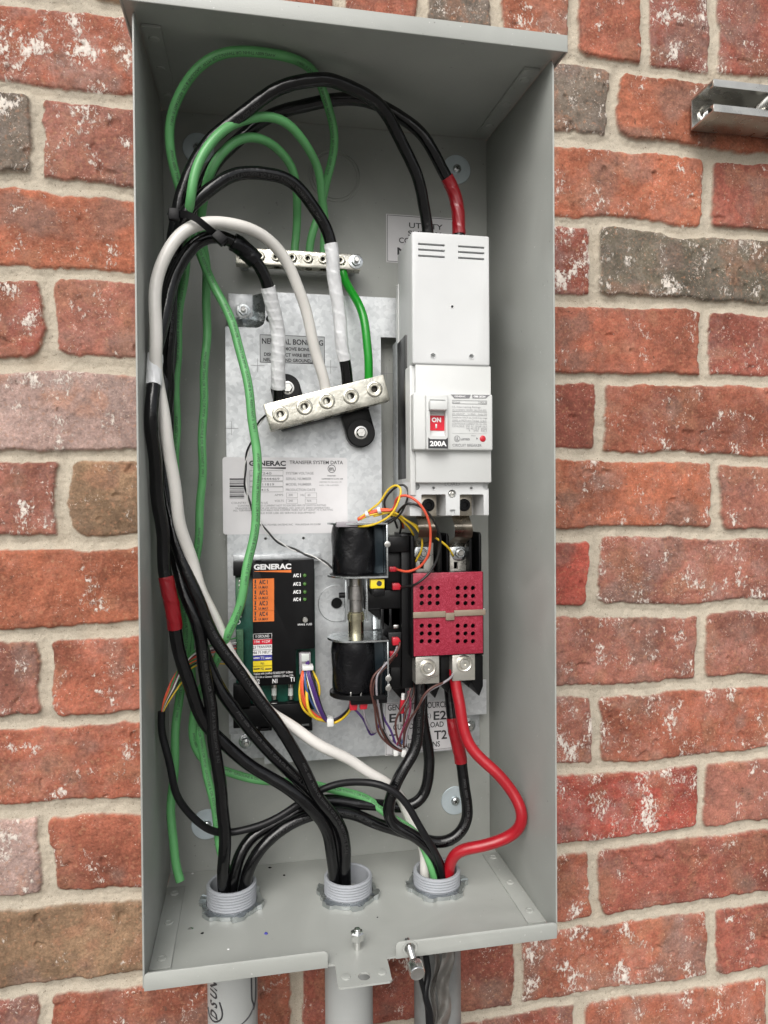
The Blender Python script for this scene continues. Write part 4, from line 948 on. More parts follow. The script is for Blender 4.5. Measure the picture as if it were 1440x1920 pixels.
# plunger linkage between the coils
xc = (cxu + cxl) / 2 + .002; za, zb2, zm = zbu - .003, ztl + .002, at(660, 1147, dcc).z
g = G(); g.cyl((xc, -dcc, za), (xc, -dcc, zm), .0066, 'dull_steel'); g.cyl((xc, -dcc, zm + .012), (xc, -dcc, zm + .026), .0078, 'dull_steel'); g.build('plunger', ts)
g = G(); g.cyl((xc, -dcc, zm), (xc, -dcc, zb2), .0078, 'yzinc'); g.cyl((xc, -dcc, zm - .002), (xc, -dcc, zm - .008), .0086, 'yzinc'); g.build('link_pin', ts)
for sx in (-.0105, .0105):
    g = G(); g.box(xc + sx - .0008, xc + sx + .0008, dcc - .006, dcc + .006, zm - .010, za - .001, 'zinc', .0003); g.build('link_plate', ts)
g = G(); g.cyl((xc - .017, -dcc - .002, zm + .017), (xc - .0113, -dcc - .002, zm + .017), .0028, 'black_plastic'); g.build('link_bolt', ts)
g = G(); p = at(626, 1131, PD); g.lathe([(.0195, 0), (.0195, .0016), (.0190, .0020), (.0062, .0020), (.0056, .0010), (.0056, -.0002)], (p.x + .003, -PD, p.z), (0, -1, 0), 'galv', 56)
g.lathe([(.0056, .0003), (0, .0003)], (p.x + .003, -PD, p.z), (0, -1, 0), 'matte_black', 24); g.build('mounting_ear', ts)
# yellow marker
g = G(); q = rect(695, 1087, 721, 1103, .085); g.box(q[0], q[1], .078, .085, q[2], q[3], 'yellowp', .0004); ym = g.build('yellow_marker', ts)
g = G(); p = at(711, 1094, .085); g.lathe([(.0026, .0002), (0, .0002)], (p.x, -.085, p.z), (0, -1, 0), 'ink', 20); g.build('marker_dot', ym)
# drive mechanism: stacked black mouldings
g = G()
for u0, v0, u1, v1, da, db in ((700, 1104, 722, 1118, .05, .083), (728, 1006, 768, 1035, .03, .070), (722, 1035, 776, 1105, .03, .058), (682, 1108, 776, 1140, .025, .060), (716, 1138, 776, 1190, .025, .056), (728, 1186, 776, 1250, .03, .062), (732, 1250, 776, 1290, .03, .058), (752, 1000, 776, 1290, .03, .066)):
    q = rect(u0, v0, u1, v1, db); g.box(q[0], q[1], da, db, q[2], q[3], 'black_plastic', .0012)
a, b, e = at(684, 1140, .058), at(762, 1140, .058), at(750, 1175, .058); g.prism([(a.x, a.z), (b.x, b.z), (e.x, e.z), (e.x - .012, e.z)], .03, .056, 'matte_black', .0008)
g.build('drive_mechanism', ts)
for u0, v0, u1, v1 in ((714, 1142, 720, 1180), (730, 1142, 735, 1176), (738, 1172, 748, 1178)):
    q = rect(u0, v0, u1, v1, .062); g = G(); g.box(q[0], q[1], .055, .062, q[2], q[3], 'steel' if u0 == 738 else 'black_plastic', .0006); g.build('lever', ts)
q = rect(699, 1120, 712, 1180, .035); g = G(); g.box(q[0], q[1], .022, .035, q[2], q[3], 'zinc', .0006); g.build('side_bracket', ts)
# contact block with barriers
dK = .082; kx0, kx1 = at(772, 1100, dK).x, at(908, 1100, dK).x; kz1, kz0 = at(840, 1074, dK).z, at(840, 1232, dK).z
g = G(); g.box(kx0, kx1, .024, dK - .002, kz0, kz1, 'matte_black', .001); blk = g.build('contact_block', ts)
for ua, ub, va, vb in ((771, 778, 1004, 1075), (824, 842, 1000, 1075), (880, 903, 998, 1075)):
    for uu in ((ua, ua + 5), (ub - 5, ub)) if ub - ua > 12 else ((ua, ub),):
        q = rect(uu[0], va, uu[1], vb, .076); g = G(); g.prism([(q[0], q[2]), (q[1], q[2]), (q[1], q[3] - .003), (q[1] - .001, q[3]), (q[0], q[3])], .024, .076, 'matte_black', .0005); g.build('barrier', blk)
for ua, ub, ve in ((776, 790, 1300), (800, 824, 1309), (826, 846, 1300), (884, 906, 1305), (868, 884, 1290)):
    q = rect(ua, 1230, ub, ve, .068); g = G(); g.prism([(q[0], q[3]), (q[0], q[2] + .014), ((q[0] + q[1]) / 2 + .002, q[2]), (q[1], q[2] + .010), (q[1], q[3])], .024, .068, 'matte_black', .0005); g.build('barrier', blk)
g = G(); q = rect(732, 1288, 760, 1312, .05); g.prism([(q[0], q[3]), (q[1] - .004, q[2]), (q[1], q[2] + .004), (q[1], q[3])], .024, .05, 'black_plastic', .0006); g.build('barrier', blk)
g = G(); q = rect(779, 1040, 903, 1075, .05); g.box(q[0], q[1], .024, .046, q[2], q[3], 'matte_black', .001); g.build('terminal_base', blk)
for (ua, ub, ub_, vb_) in ((779, 813, 791, 1037), (843, 876, 860, 1036)):
    q = rect(ua, 1018, ub, 1074, .064); g = G(); g.box(q[0], q[1], .060, .064, q[2], q[3], 'nickel', .0005); tp = g.build('terminal_plate', ts)
    c = G(); p = at((ua + ub) / 2 - 5, 1061, .064); c.box(p.x - .002, p.x + .002, .058, .07, p.z - .003, p.z + .004, 'ink', 0); cut(tp, c.build('c'))
    p = at(ub_, vb_, .064); nut(Vector((p.x, -.064, p.z)), .0056, .004, .0032, .0092, .0085).build('bolt', tp)
# red perforated cover
dR = .088; q = rect(775, 1074, 906, 1230, dR); rz1, rz0 = at(775, 1075, dR).z, at(777, 1231, dR).z
g = G(); g.box(q[0], q[1], dR - .0024, dR, rz0, rz1, 'red_board', .0005); rc = g.build('perforated_cover', ts)
c = G()
for us in ((791, 806, 820.6), (858.6, 873, 887)):
    for vs in ((1102.5, 1117.5, 1131), (1173.5, 1188, 1202.5)):
        for u in us:
            for v in vs: p = at(u, v, dR); c.cyl((p.x, -dR + .006, p.z), (p.x, -dR - .004, p.z), .0023, n=16, bev=0)
cut(rc, c.build('c'))
g = G(); a, b = at(776, 1153, dR), at(906, 1151, dR); m_ = at(835, 1153, dR); 
g.box(a.x - .001, m_.x, dR, dR + .0016, a.z - .0030, a.z + .0028, 'tan_strap', .0004); m2 = at(851, 1153, dR); g.box(m2.x, b.x + .002, dR, dR + .0016, a.z - .0026, a.z + .0032, 'tan_strap', .0004); g.box(m_.x, m2.x, dR, dR + .0024, a.z - .0062, a.z + .0010, 'tan_strap', .0006); g.build('retaining_strap', rc)
g = G(); p = at(912, 1155, .06); g.lathe([(.0026, 0), (.0026, .003), (0, .0034)], (kx1, -.070, a.z), (1, 0, 0), 'steel', 16); g.build('strap_pin', rc)
for (ua, va, ub, vb, us, vs, r) in ((779, 1228, 824, 1281, 802, 1252, .0086), (848, 1226, 891, 1275, 870, 1244, .0086)):
    q = rect(ua, va, ub, vb, .080); g = G(); g.box(q[0], q[1], .052, .080, q[2], q[3], 'nickel', .0007); lg = g.build('lug', ts); p = at(us, vs, .080)
    g = G(); g.lathe([(r, 0), (r, .0004), (r * .86, .0012), (r * .74, .0006), (r * .66, .0003), (r * .6, .0022), (r * .5, .0030), (r * .16, .0030), (r * .14, .0014), (0, .0014)], (p.x, -.0802, p.z), (0, -1, 0), 'nickel', 32); g.build('lug_screw', lg)
# red spade terminals
for (u0, v0, u1, v1, dd) in ((730, 1063, 746, 1072, .066), (736, 1094, 753, 1106, .070), (736, 1196, 752, 1210, .070), (731, 1222, 746, 1232, .066), (656, 1314, 671, 1332, .078), (675, 1312, 690, 1330, .078)):
    q = rect(u0, v0, u1, v1, dd); g = G()
    g.prism([(q[0], q[2]), (q[0], q[3]), (q[1] - .002, q[3]), (q[1], (q[2] + q[3]) / 2), (q[1] - .001, q[2])], dd - .006, dd, 'lug_red', .0008); g.build('spade_terminal', ts)
for u in (658, 677):
    q = rect(u - 1.5, 1298, u + 1.5, 1306, .083); g = G(); g.box(q[0], q[1], .080, .083, q[2], q[3], 'steel', .0003); g.build('coil_tab', ts)

# ================================================================== CONDUITS THROUGH THE TRAY
for (cx, cy, h, lb, lb2) in ((.066, -.0705, .0225, 'left conduit pipe of the three, with handwriting on it, below the cabinet', 'left'), (.1775, -.0745, .0200, 'plain grey middle conduit pipe below the cabinet tongue', 'mid'),
                        (.2665, -.0765, .0175, 'right conduit pipe of the three, with black wires and film hanging beside it', 'right')):
    R_ = .0234; cd = thing('conduit', (cx, cy, -.0016), lb, 'conduit', 'conduits entering the cabinet from below')
    prof = [(R_ - .0036, -.02), (R_ - .0036, h - .001), (R_ - .0028, h), (R_ - .0012, h)]
    z = h - .0006; k = 0
    while z > -.001: prof += [(R_ - .0011, z), (R_, z - .0009), (R_, z - .0014), (R_ - .0011, z - .0023)]; z -= .0026
    g = G(); g.lathe(prof, (cx, cy, 0), (0, 0, 1), 'pvc', 64); hub = g.build('threaded_hub', cd)
    # six-lobed locknut with bent teeth
    t = bmesh.new(); n = 96; o1 = []; o2 = []; i1 = []; i2 = []; off = random.random()
    for k in range(n):
        a = 2 * PI * k / n + off; ph = (k % 16) / 16; ro = .0278 + (.0034 if ph < .34 else (.0034 * (1 - (ph - .34) / .1) if ph < .44 else 0)); zt2 = .0040 + (.0016 if ph < .14 else 0)
        for L_, r_, z_ in ((o1, ro, 0.0003), (o2, ro, zt2), (i2, .0242, .0046), (i1, .0238, .0003)): L_.append(t.verts.new((cx + r_ * math.cos(a), cy + r_ * math.sin(a), z_)))
    for k in range(n):
        k2 = (k + 1) % n
        t.faces.new((o1[k], o1[k2], o2[k2], o2[k])); t.faces.new((o2[k], o2[k2], i2[k2], i2[k])); t.faces.new((i2[k], i2[k2], i1[k2], i1[k])); t.faces.new((i1[k], i1[k2], o1[k2], o1[k]))
    g = G(); g.merge(t, 'zinc'); g.build('locknut', cd, sharp=30)
    g = G(); g.lathe([(.0, -.9), (.0234, -.9), (.0234, -.001), (R_ - .0036, -.001)], (cx, cy, -.002), (0, 0, 1), 'pipe' if lb2 != 'right' else 'pipe_dark', 64); g.lathe([(.0256, -.012), (.0262, -.013), (.0262, -.006), (.0256, -.002), (.0234, -.0018)], (cx, cy, -.002), (0, 0, 1), 'pipe', 64); pipe = g.build('pipe', cd)
    if lb2 == 'left':
        def on(a, z, off=.0003): return Vector((cx + (.0234 + off) * math.sin(a), cy - (.0234 + off) * math.cos(a), z))
        def stroke(P, w=.0006):
            pp = spline([on(a, z, .0002) for a, z in P], .0012); g.tube(pp, w, 'ink', n=6)
        g = G(); zt_ = -.082
        stroke([(-1.25, zt_ - .008), (-1.1, zt_ - .014), (-.75, zt_ - .016), (-.45, zt_ - .012), (-.38, zt_ - .006), (-.5, zt_ + .004)], .0008)
        stroke([(.85, zt_ + .03), (.88, zt_ - .002), (.98, zt_ - .008), (.7, zt_ - .015), (.2, zt_ - .020)], .0008); stroke([(1.15, zt_ + .03), (1.16, zt_ + .004), (1.1, zt_ - .006), (.95, zt_ - .012)], .0008); g.build('marker_line', pipe)
        g = G()
        for ch, z_ in (('D', -.0960), ('S', -.0850), ('U', -.0770), ('N', -.0690)):
            vs, fs = text_geo(ch, .03); i = g.mi('ink'); nv = []
            for v in vs: nv.append(g.bm.verts.new(on(-.62 - v[1] * .55, z_ + v[0] * .0105 + v[1] * .002, .0004)))
            for f in fs:
                try: g.bm.faces.new([nv[k] for k in f[::-1]]).material_index = i
                except ValueError: pass
        g.build('handwriting', pipe, sharp=0)
# film and loose dark wires beside the right conduit
P0 = at(815, 1795, .10)
for k, (pts, r, m, nm) in enumerate((([(783, 1795, .12), (787, 1830, .12), (792, 1850, .12), (800, 1880, .12), (803, 1925, .12)], .0022, 'black_jacket', 'left'), ([(798, 1790, .115), (803, 1830, .115), (797, 1862, .12), (806, 1900, .12), (809, 1935, .12)], .0030, 'black_jacket', 'right'))):
    o, pp = cable('loose_cable', pts, r, m, 'thin loose black cable hanging under the tray, %s of the pair' % nm, 'cable', 'loose cables under the tray')
for k, (ua, ub, uc, lb) in enumerate(((812, 822, 815, 'narrow strip of dull grey plastic film hanging under the tray'), (826, 850, 838, 'wide strip of dull grey plastic film hanging under the tray, rightmost'))):
    g = G(); t = bmesh.new(); R0 = []; 
    for j in range(16):
        v = 1785 + j * 11; row = []
        for i in range(9):
            f_ = i / 8; u = ua + (ub - ua) * f_ + 4 * math.sin(j * .7 + k); row.append(t.verts.new(at(u - j * .8 * (1 if k else .3), v, .112 + .006 * math.sin(f_ * 5 + j * .5) + .002 * math.sin(j * 1.3))))
        R0.append(row)
    for a_, b_ in zip(R0, R0[1:]):
        for i in range(8): t.faces.new((a_[i], a_[i + 1], b_[i + 1], b_[i]))
    bmesh.ops.solidify(t, geom=t.faces[:], thickness=.0006); g.merge(t, 'film'); tag(g.build('plastic_film', sharp=70), lb, 'plastic film')

# screws on the tray
p = (.1738, -.1605); t = thing('studded_screw', (p[0], p[1], 0), 'short upright screw with a hex nut on the tray behind the tongue', 'screw')
g = G(); g.cyl((p[0], p[1], 0), (p[0], p[1], .0180), .0028, 'chrome'); g.lathe([(.0024, .0), (.0028, .0008), (.0024, .0016)], (p[0], p[1], 0), (0, 0, 1), 'chrome', 20)
for k in range(7): g.lathe([(.0024, 0), (.0026, .0003), (.0024, .0006)], (p[0], p[1], .0016 + k * .0009), (0, 0, 1), 'chrome', 16)
g.build('threaded_shank', t)
g = G(); g.lathe([(.0024, .0078), (.0050, .0080), (.0060, .0088), (.0060, .0146), (.0050, .0156), (.0024, .0158)], (p[0], p[1], 0), (0, 0, 1), 'chrome', 6, a0=.5); g.build('hex_nut', t)
o = Vector((.2163, -D + .010, .0064)); ax = Vector((.02, -1, -.16)).normalized()
t = thing('thumb_screw', tuple(o), 'knurled steel thumb screw sticking out through the front lip', 'screw')
g = G(); g.cyl(o, o + ax * .030, .0026, 'chrome')
for k in range(16): g.lathe([(.0026, 0), (.0029, .0004), (.0026, .0008)], o + ax * (.008 + k * .0011), ax, 'chrome', 16)
g.build('threaded_shank', t)
t2 = bmesh.new(); n = 72; q = ax.to_track_quat('Z', 'Y'); hd_ = []
for h_, rr in ((.026, .0040), (.0262, .0058), (.0268, .0062), (.036, .0062), (.0368, .0058), (.0370, .0052), (.0366, .0042), (.0366, .0)):
    if rr == 0: hd_.append([t2.verts.new(o + q @ Vector((0, 0, h_)))]); continue
    hd_.append([t2.verts.new(o + q @ Vector(((rr + (.0002 if k % 2 and rr > .006 else 0)) * math.cos(2 * PI * k / n), (rr + (.0002 if k % 2 and rr > .006 else 0)) * math.sin(2 * PI * k / n), h_))) for k in range(n)])
for a_, b_ in zip(hd_, hd_[1:]):
    for k in range(n):
        if len(b_) == 1: t2.faces.new((a_[k], a_[(k + 1) % n], b_[0]))
        else: t2.faces.new((a_[k], a_[(k + 1) % n], b_[(k + 1) % n], b_[k]))
g = G(); g.merge(t2, 'chrome'); g.build('knurled_head', t)
# scraps lying on the tray
def tray_pt(u, v):
    Dv = RT * ((u - 720) / FPX) - UP * ((v - 960) / FPX) + _f; return CP + Dv * ((0 - CP.z) / Dv.z)
for u, v, s_, m, lb in ((357, 1741, .0028, 'steel', 'shiny metal flake left of the left conduit nut on the tray'), (379, 1750, .0018, 'matte_black', 'black plastic crumb below the left locknut, beside the shiny flake'), (499, 1750, .0026, 'bluep', 'dark blue scrap on the tray between left conduit and tongue'),
                        (506, 1627, .0022, 'matte_black', 'black crumb near the back edge of the tray right of the left conduit'), (533, 1641, .0018, 'matte_black', 'thin black crumb on the tray between left and middle conduits'), (428, 1780, .0016, 'print_white', 'white speck on the tray near the left front lip'),
                        (708, 1720, .0012, 'matte_black', 'tiny black speck right of the middle locknut'), (361, 1638, .0016, 'print_white', 'white speck at the back edge of the tray by the green wire end')):
    p = tray_pt(u, v); t = bmesh.new(); n = 7; A_ = [t.verts.new((p.x + s_ * (.6 + .5 * random.random()) * math.cos(2 * PI * k / n), p.y + s_ * (.5 + .6 * random.random()) * math.sin(2 * PI * k / n), .0001)) for k in range(n)]
    top = t.verts.new((p.x, p.y, .0001 + s_ * .45)); t.faces.new(A_[::-1])
    for k in range(n): t.faces.new((A_[k], A_[(k + 1) % n], top))
    g = G(); g.merge(t, m); tag(g.build('scrap', sharp=20), lb, 'scrap', 'scraps lying on the tray')

# ================================================================== STRUT CHANNEL
sx0, sx1 = .601, .80; sz0, sz1, sdp = .8195, .8560, .042
st = thing('strut_channel', (sx0, 0, .83), 'zinc strut channel on the brick wall at the upper right', 'channel')
g = G(); th = .0024
g.prism([(0, sz0), (0, sz1), (1, sz1), (1, sz0)], .0, .0, 'strut') if False else None
prof = [(0, sz0), (sdp, sz0), (sdp, sz0 + .0085), (sdp - .006, sz0 + .0085), (sdp - .006, sz0 + .0062), (sdp - th, sz0 + .0062), (sdp - th, sz0 + th), (th, sz0 + th), (th, sz1 - th), (sdp - th, sz1 - th), (sdp - th, sz1 - .0062), (sdp - .006, sz1 - .0062), (sdp - .006, sz1 - .0085), (sdp, sz1 - .0085), (sdp, sz1), (0, sz1)]
t = bmesh.new(); A_ = [t.verts.new((sx0 + (.0 if True else 0), -y, z)) for y, z in prof]; B_ = [t.verts.new((sx1, -y, z)) for y, z in prof]
t.faces.new(A_); t.faces.new(B_[::-1]); n = len(prof)
for k in range(n): t.faces.new((A_[k], B_[k], B_[(k + 1) % n], A_[(k + 1) % n]))
bmesh.ops.recalc_face_normals(t, faces=t.faces[:]); bmesh.ops.bevel(t, geom=t.edges[:], offset=.0003, segments=1, affect='EDGES'); g.merge(t, 'strut'); g.build('channel', st)
g = G(); g.lathe([(.0135, 0), (.0135, .0018), (.0120, .0026), (.0085, .003), (.0080, .0030), (.0080, .0070), (.0068, .0082), (0, .0084)], (sx0 + .022, -th, (sz0 + sz1) / 2), (0, -1, 0), 'chrome', 32); g.build('bolt', st)
g = G(); g.cyl((.674, -.012, (sz0 + sz1) / 2), (.674, -.050, (sz0 + sz1) / 2), .0065, 'socket')
for k in range(10): g.lathe([(.0065, 0), (.0074, .001), (.0065, .002)], (.674, -.026 - k * .0024, (sz0 + sz1) / 2), (0, -1, 0), 'strut', 20)
g.build('threaded_rod', st)

# ================================================================== LARGE CABLES
GB = 'green ground wires in the cabinet'; BB = 'thick black cables in the cabinet'
TXT = 'AWG  600V  THHN OR THWN-2  GAS & OIL RESISTANT II  (UL)'
RB = .0057
# blacks of the main bundle
o, pp = cable('black_cable', [(803, 450, .072), (801, 412, .075), (795, 382, .08), (780, 328, .088), (765, 290, .095), (738.5, 239, .105), (712, 197, .115), (685, 176, .125), (640, 157, .132), (609, 147, .135), (580, 149, .135), (545, 157, .135), (507, 175, .132), (463, 204, .13), (420, 242, .125), (384.6, 277, .12), (361, 309, .117), (346, 350, .115), (332, 400, .112),
    (322, 450, .108), (314, 520, .10), (310, 600, .095), (307, 700, .09), (305, 800, .09), (309, 900, .095), (318, 960, .10), (325, 1005, .105), (342, 1050, .105), (361, 1101, .105), (382, 1152, .105), (410, 1206, .103), (443, 1253, .10), (469, 1290, .098), (494, 1325, .096), (519, 1357, .094), (546, 1396, .092), (572, 1445, .09), (584, 1472, .09), (603, 1503, .088), (625, 1530, .086), (640, 1558, .084), (648, 1598, .082), (647, 1640, .080), (647, 1700, .076)], RB, 'black_cable',
    'thick black cable arching highest to the left terminal of the breaker', 'cable', BB, big=True)
i = along(pp, (443, 1253, .10)); cable_print(o, pp, RB, TXT, 'print_faint', .0026, .06, .25, .3)
o, pp = cable('black_cable', [(860, 455, .072), (861, 418, .072), (849, 358, .075), (837, 331, .078), (819, 293, .085), (789, 251, .09), (759, 224, .092), (724, 200, .093), (687, 190, .093), (650, 187, .092), (609, 188, .092), (565, 198, .092), (522, 213, .092), (478, 236, .092), (434, 271, .092), (405, 306, .093), (380, 350, .094), (355, 392, .094),
    (336, 440, .09), (324, 500, .085), (320, 600, .08), (316, 720, .078), (313, 850, .082), (316, 950, .09), (327, 1040, .095), (340, 1085, .098), (354, 1125, .10), (366, 1160, .102), (377, 1211, .103), (384, 1258, .102), (391, 1305, .102), (398, 1351, .10), (404, 1398, .10), (408, 1445, .097), (416, 1494, .093), (420, 1556, .09), (420, 1619, .088), (421, 1672, .082), (421, 1720, .078)], RB, 'black_cable',
    'thick black cable with red tape where it enters the breaker at the right terminal', 'cable', BB, big=True)
tape(o, pp, along(pp, (862, 440, .072)), along(pp, (837, 331, .078)), RB, 'red_tape'); cable_print(o, pp, RB, TXT, 'print_faint', .0026, .06, .3, .3)
o, pp = cable('black_cable', [(652, 730, .052), (651, 714, .054), (646, 675, .058), (643, 655, .062), (636, 590, .07), (628, 520, .078), (619, 458, .085), (606, 414, .09), (589, 388, .095), (565, 359, .10), (536, 335, .105), (501, 324, .11), (472, 321, .112), (434, 330, .115), (405, 347, .118), (376, 368, .12), (352, 391, .122), (337, 425, .118), (326, 480, .108), (321, 560, .10), (317, 650, .095), (312, 750, .085), (308, 850, .085), (314, 940, .09), (330, 1030, .092), (346, 1085, .093), (362, 1140, .092), (376, 1190, .092), (391, 1246, .092), (410, 1291, .092), (438, 1328, .09), (466, 1366, .088), (492, 1396, .086), (531, 1434, .082), (565, 1468, .078), (594, 1500, .075), (616, 1540, .075), (630, 1580, .077), (634, 1640, .078), (634, 1700, .076)], RB, 'black_cable',
    'thick black cable with long smooth white tape above the fourth screw of the neutral bar', 'cable', BB, big=True)
tape(o, pp, along(pp, (619, 458, .085)), along(pp, (646, 675, .058)), RB, 'white_tape'); cable_print(o, pp, RB, TXT, 'print_faint', .0026, .05, .16, .2)
o, pp = cable('black_cable', [(523, 765, .052), (522, 747, .054), (521, 728, .058), (523, 680, .066), (520, 613, .075), (511, 567, .083), (505, 540, .088), (487, 503, .095), (460, 468, .102), (433, 448, .107), (410, 443, .11), (385, 447, .113), (360, 461, .115), (342, 485, .117), (326, 525, .118), (310, 580, .12), (298, 630, .123), (289, 680, .126), (286, 730, .128), (286, 790, .128), (290, 860, .126), (297, 940, .122), (304, 1010, .118), (307, 1047, .116), (313, 1085, .115), (319, 1118, .114), (328, 1175, .112), (335, 1211, .11), (342, 1246, .108), (354, 1286, .106), (368, 1323, .103), (382, 1352, .10), (405, 1380, .094), (438, 1410, .09), (472, 1436, .09), (510, 1460, .09), (562, 1495, .09), (592, 1525, .088), (614, 1560, .086), (624, 1600, .084), (627, 1650, .080), (628, 1710, .076)], RB, 'black_cable',
    'thick black cable with wrinkled white tape at the left end of the neutral bar', 'cable', BB, big=True)
tape(o, pp, along(pp, (505, 540, .088)), along(pp, (521, 728, .058)), RB + .0003, 'white_tape', .008); tape(o, pp, along(pp, (289, 672, .126)), along(pp, (286, 742, .128)), RB, 'white_tape')
tape(o, pp, along(pp, (313, 1082, .115)), along(pp, (328, 1178, .112)), RB, 'red_tape'); tape(o, pp, along(pp, (440, 450, .107)), along(pp, (480, 492, .098)), RB + .0016, 'black_tape')
# white neutral
RW = .0053
o, pp = cable('white_cable', [(612, 745, .052), (610, 727, .055), (600, 680, .062), (583, 627, .07), (570, 567, .078), (550, 517, .088), (527, 477, .097), (500, 447, .106), (467, 427, .115), (427, 417, .122), (393, 417, .127), (360, 427, .131), (327, 450, .134), (303, 487, .136), (293, 530, .137), (291, 580, .138), (292, 630, .138), (295, 697, .137), (303, 763, .135), (317, 847, .13), (329, 930, .122), (344, 1002, .113), (358, 1047, .106), (377, 1105, .098), (398, 1155, .09), (420, 1200, .086), (450, 1255, .084), (485, 1302, .084), (499, 1327, .084), (539, 1358, .082), (578, 1384, .08), (616, 1404, .078), (671, 1436, .068), (727, 1468, .062), (752, 1502, .060), (767, 1533, .060), (784, 1558, .062), (795, 1600, .066), (798, 1650, .068), (801, 1700, .068)], RW, 'white_cable',
    'thick white cable looping from the neutral bar around to the right conduit', 'cable')
# cables at the lower right
o, pp = cable('black_cable', [(786, 1262, .070), (787, 1290, .072), (788, 1313, .073), (786, 1358, .074), (779, 1402, .075), (760, 1438, .077), (741, 1474, .078), (727, 1505, .078), (724, 1527, .078), (736, 1546, .078), (758, 1558, .079), (785, 1572, .08), (808, 1594, .082), (824, 1620, .084), (832, 1650, .082), (834, 1700, .078)], RB, 'black_cable', 'thick black cable from the left lug curling into the right conduit', 'cable', BB, big=True)
cable_print(o, pp, RB, TXT, 'print_faint', .0026, .05, .02, .1)
o, pp = cable('black_cable', [(790, 1270, .05), (790, 1300, .05), (794, 1345, .05), (799, 1385, .05), (805, 1420, .05), (805, 1452, .052), (797, 1486, .054), (780, 1505, .056), (752, 1514, .056), (716, 1511, .056), (671, 1506, .056), (630, 1500, .056), (595, 1503, .058), (556, 1520, .062), (515, 1542, .066), (478, 1566, .07), (449, 1603, .074), (437, 1640, .076), (434, 1672, .076), (434, 1720, .074)], RB, 'black_cable', 'thick plain black cable behind the left lug, turning low and left to the left conduit', 'cable', BB, big=True)
o, pp = cable('black_cable', [(842, 1275, .05), (843, 1310, .052), (848, 1345, .055), (855, 1385, .058), (865, 1430, .06), (872, 1469, .062), (876, 1508, .064), (874, 1541, .066), (860, 1566, .068), (838, 1578, .068), (805, 1577, .066), (770, 1566, .064), (735, 1553, .062), (700, 1540, .062), (665, 1528, .062), (630, 1522, .064), (594, 1524, .068), (556, 1538, .072), (519, 1562, .076), (487, 1594, .079), (466, 1631, .08), (457, 1669, .078), (455, 1720, .074)], RB, 'black_cable', 'thick black cable with a red tape sleeve directly beside the red cable', 'cable', BB, big=True)
tape(o, pp, along(pp, (848, 1345, .055)), along(pp, (865, 1430, .06)), RB, 'red_tape'); cable_print(o, pp, RB, TXT, 'print_faint', .0026, .05, .1, .2)
RR = .0056
o, pp = cable('red_cable', [(852, 1255, .072), (854, 1278, .074), (860, 1315, .078), (868, 1358, .082), (882, 1397, .088), (904, 1427, .094), (937, 1457, .10), (963, 1485, .105), (977, 1513, .108), (979, 1540, .109), (963, 1567, .107), (933, 1578, .102), (895, 1586, .097), (866, 1593, .093), (850, 1604, .090), (843, 1625, .086), (841, 1650, .082), (841, 1700, .078)], RR, 'red_cable', 'thick red cable bulging to the right side of the cabinet', 'cable', None, big=False, n=24)
# green wires
RG = .0041; TG = 'AWG 600V THHN OR THWN-2 OR MTW  GASOLINE & OIL RESISTANT II  VW-1'
o, pp = cable('green_wire', [(580, 480, .029), (580, 463, .030), (588, 430, .034), (598, 395, .038), (612, 344, .048), (624, 300, .060), (627, 262, .072), (622, 220, .085), (606, 165, .105), (580, 130, .12), (530, 103, .135), (480, 95, .145), (420, 102, .145), (375, 125, .138), (345, 155, .13), (325, 200, .12), (318, 250, .112), (323, 310, .105), (337, 355, .098), (352, 405, .09), (366, 450, .085), (378, 485, .082), (398, 530, .084), (428, 590, .088), (452, 660, .092), (468, 740, .095), (477, 820, .096), (482, 890, .096), (481, 950, .096), (476, 1005, .096), (462, 1075, .096), (447, 1140, .094), (424, 1197, .088), (401, 1246, .078), (377, 1298, .068), (363, 1337, .06), (360, 1375, .056), (372, 1410, .054), (393, 1437, .053), (422, 1448, .053), (475, 1459, .053), (531, 1467, .053), (594, 1471, .053), (625, 1479, .053), (657, 1488, .055), (700, 1506, .058), (733, 1530, .062), (780, 1564, .07), (803, 1603, .078), (813, 1636, .08), (816, 1700, .078)], RG, 'green_cable',
    'green wire of the highest loop, hanging in front of the data sticker and the module', 'wire', GB)
cable_print(o, pp, RG, TG, 'ink', .0024, .02, .08, .25)
o, pp = cable('green_wire', [(607, 480, .029), (606, 463, .030), (609, 400, .045), (603, 365, .06), (597, 321, .078), (583, 280, .095), (560, 251, .107), (530, 228, .115), (498, 218, .12), (469, 219, .124), (428, 236, .129), (393, 271, .132), (370, 315, .133), (357, 373, .130), (350, 420, .112), (350, 470, .095), (346, 500, .085), (338, 567, .072), (332, 680, .062), (329, 800, .056), (330, 950, .055), (334, 1060, .055), (345, 1150, .055), (350, 1200, .055), (343, 1270, .058), (332, 1328, .06), (329, 1387, .062), (325, 1445, .066), (322, 1500, .07), (324, 1570, .074), (330, 1620, .078), (338, 1652, .0805)], RG, 'green_cable',
    'green wire of the middle loop, its lower end loose at the left', 'wire', GB)
cable_print(o, pp, RG, TG, 'ink', .0024, .05, .3, .0)
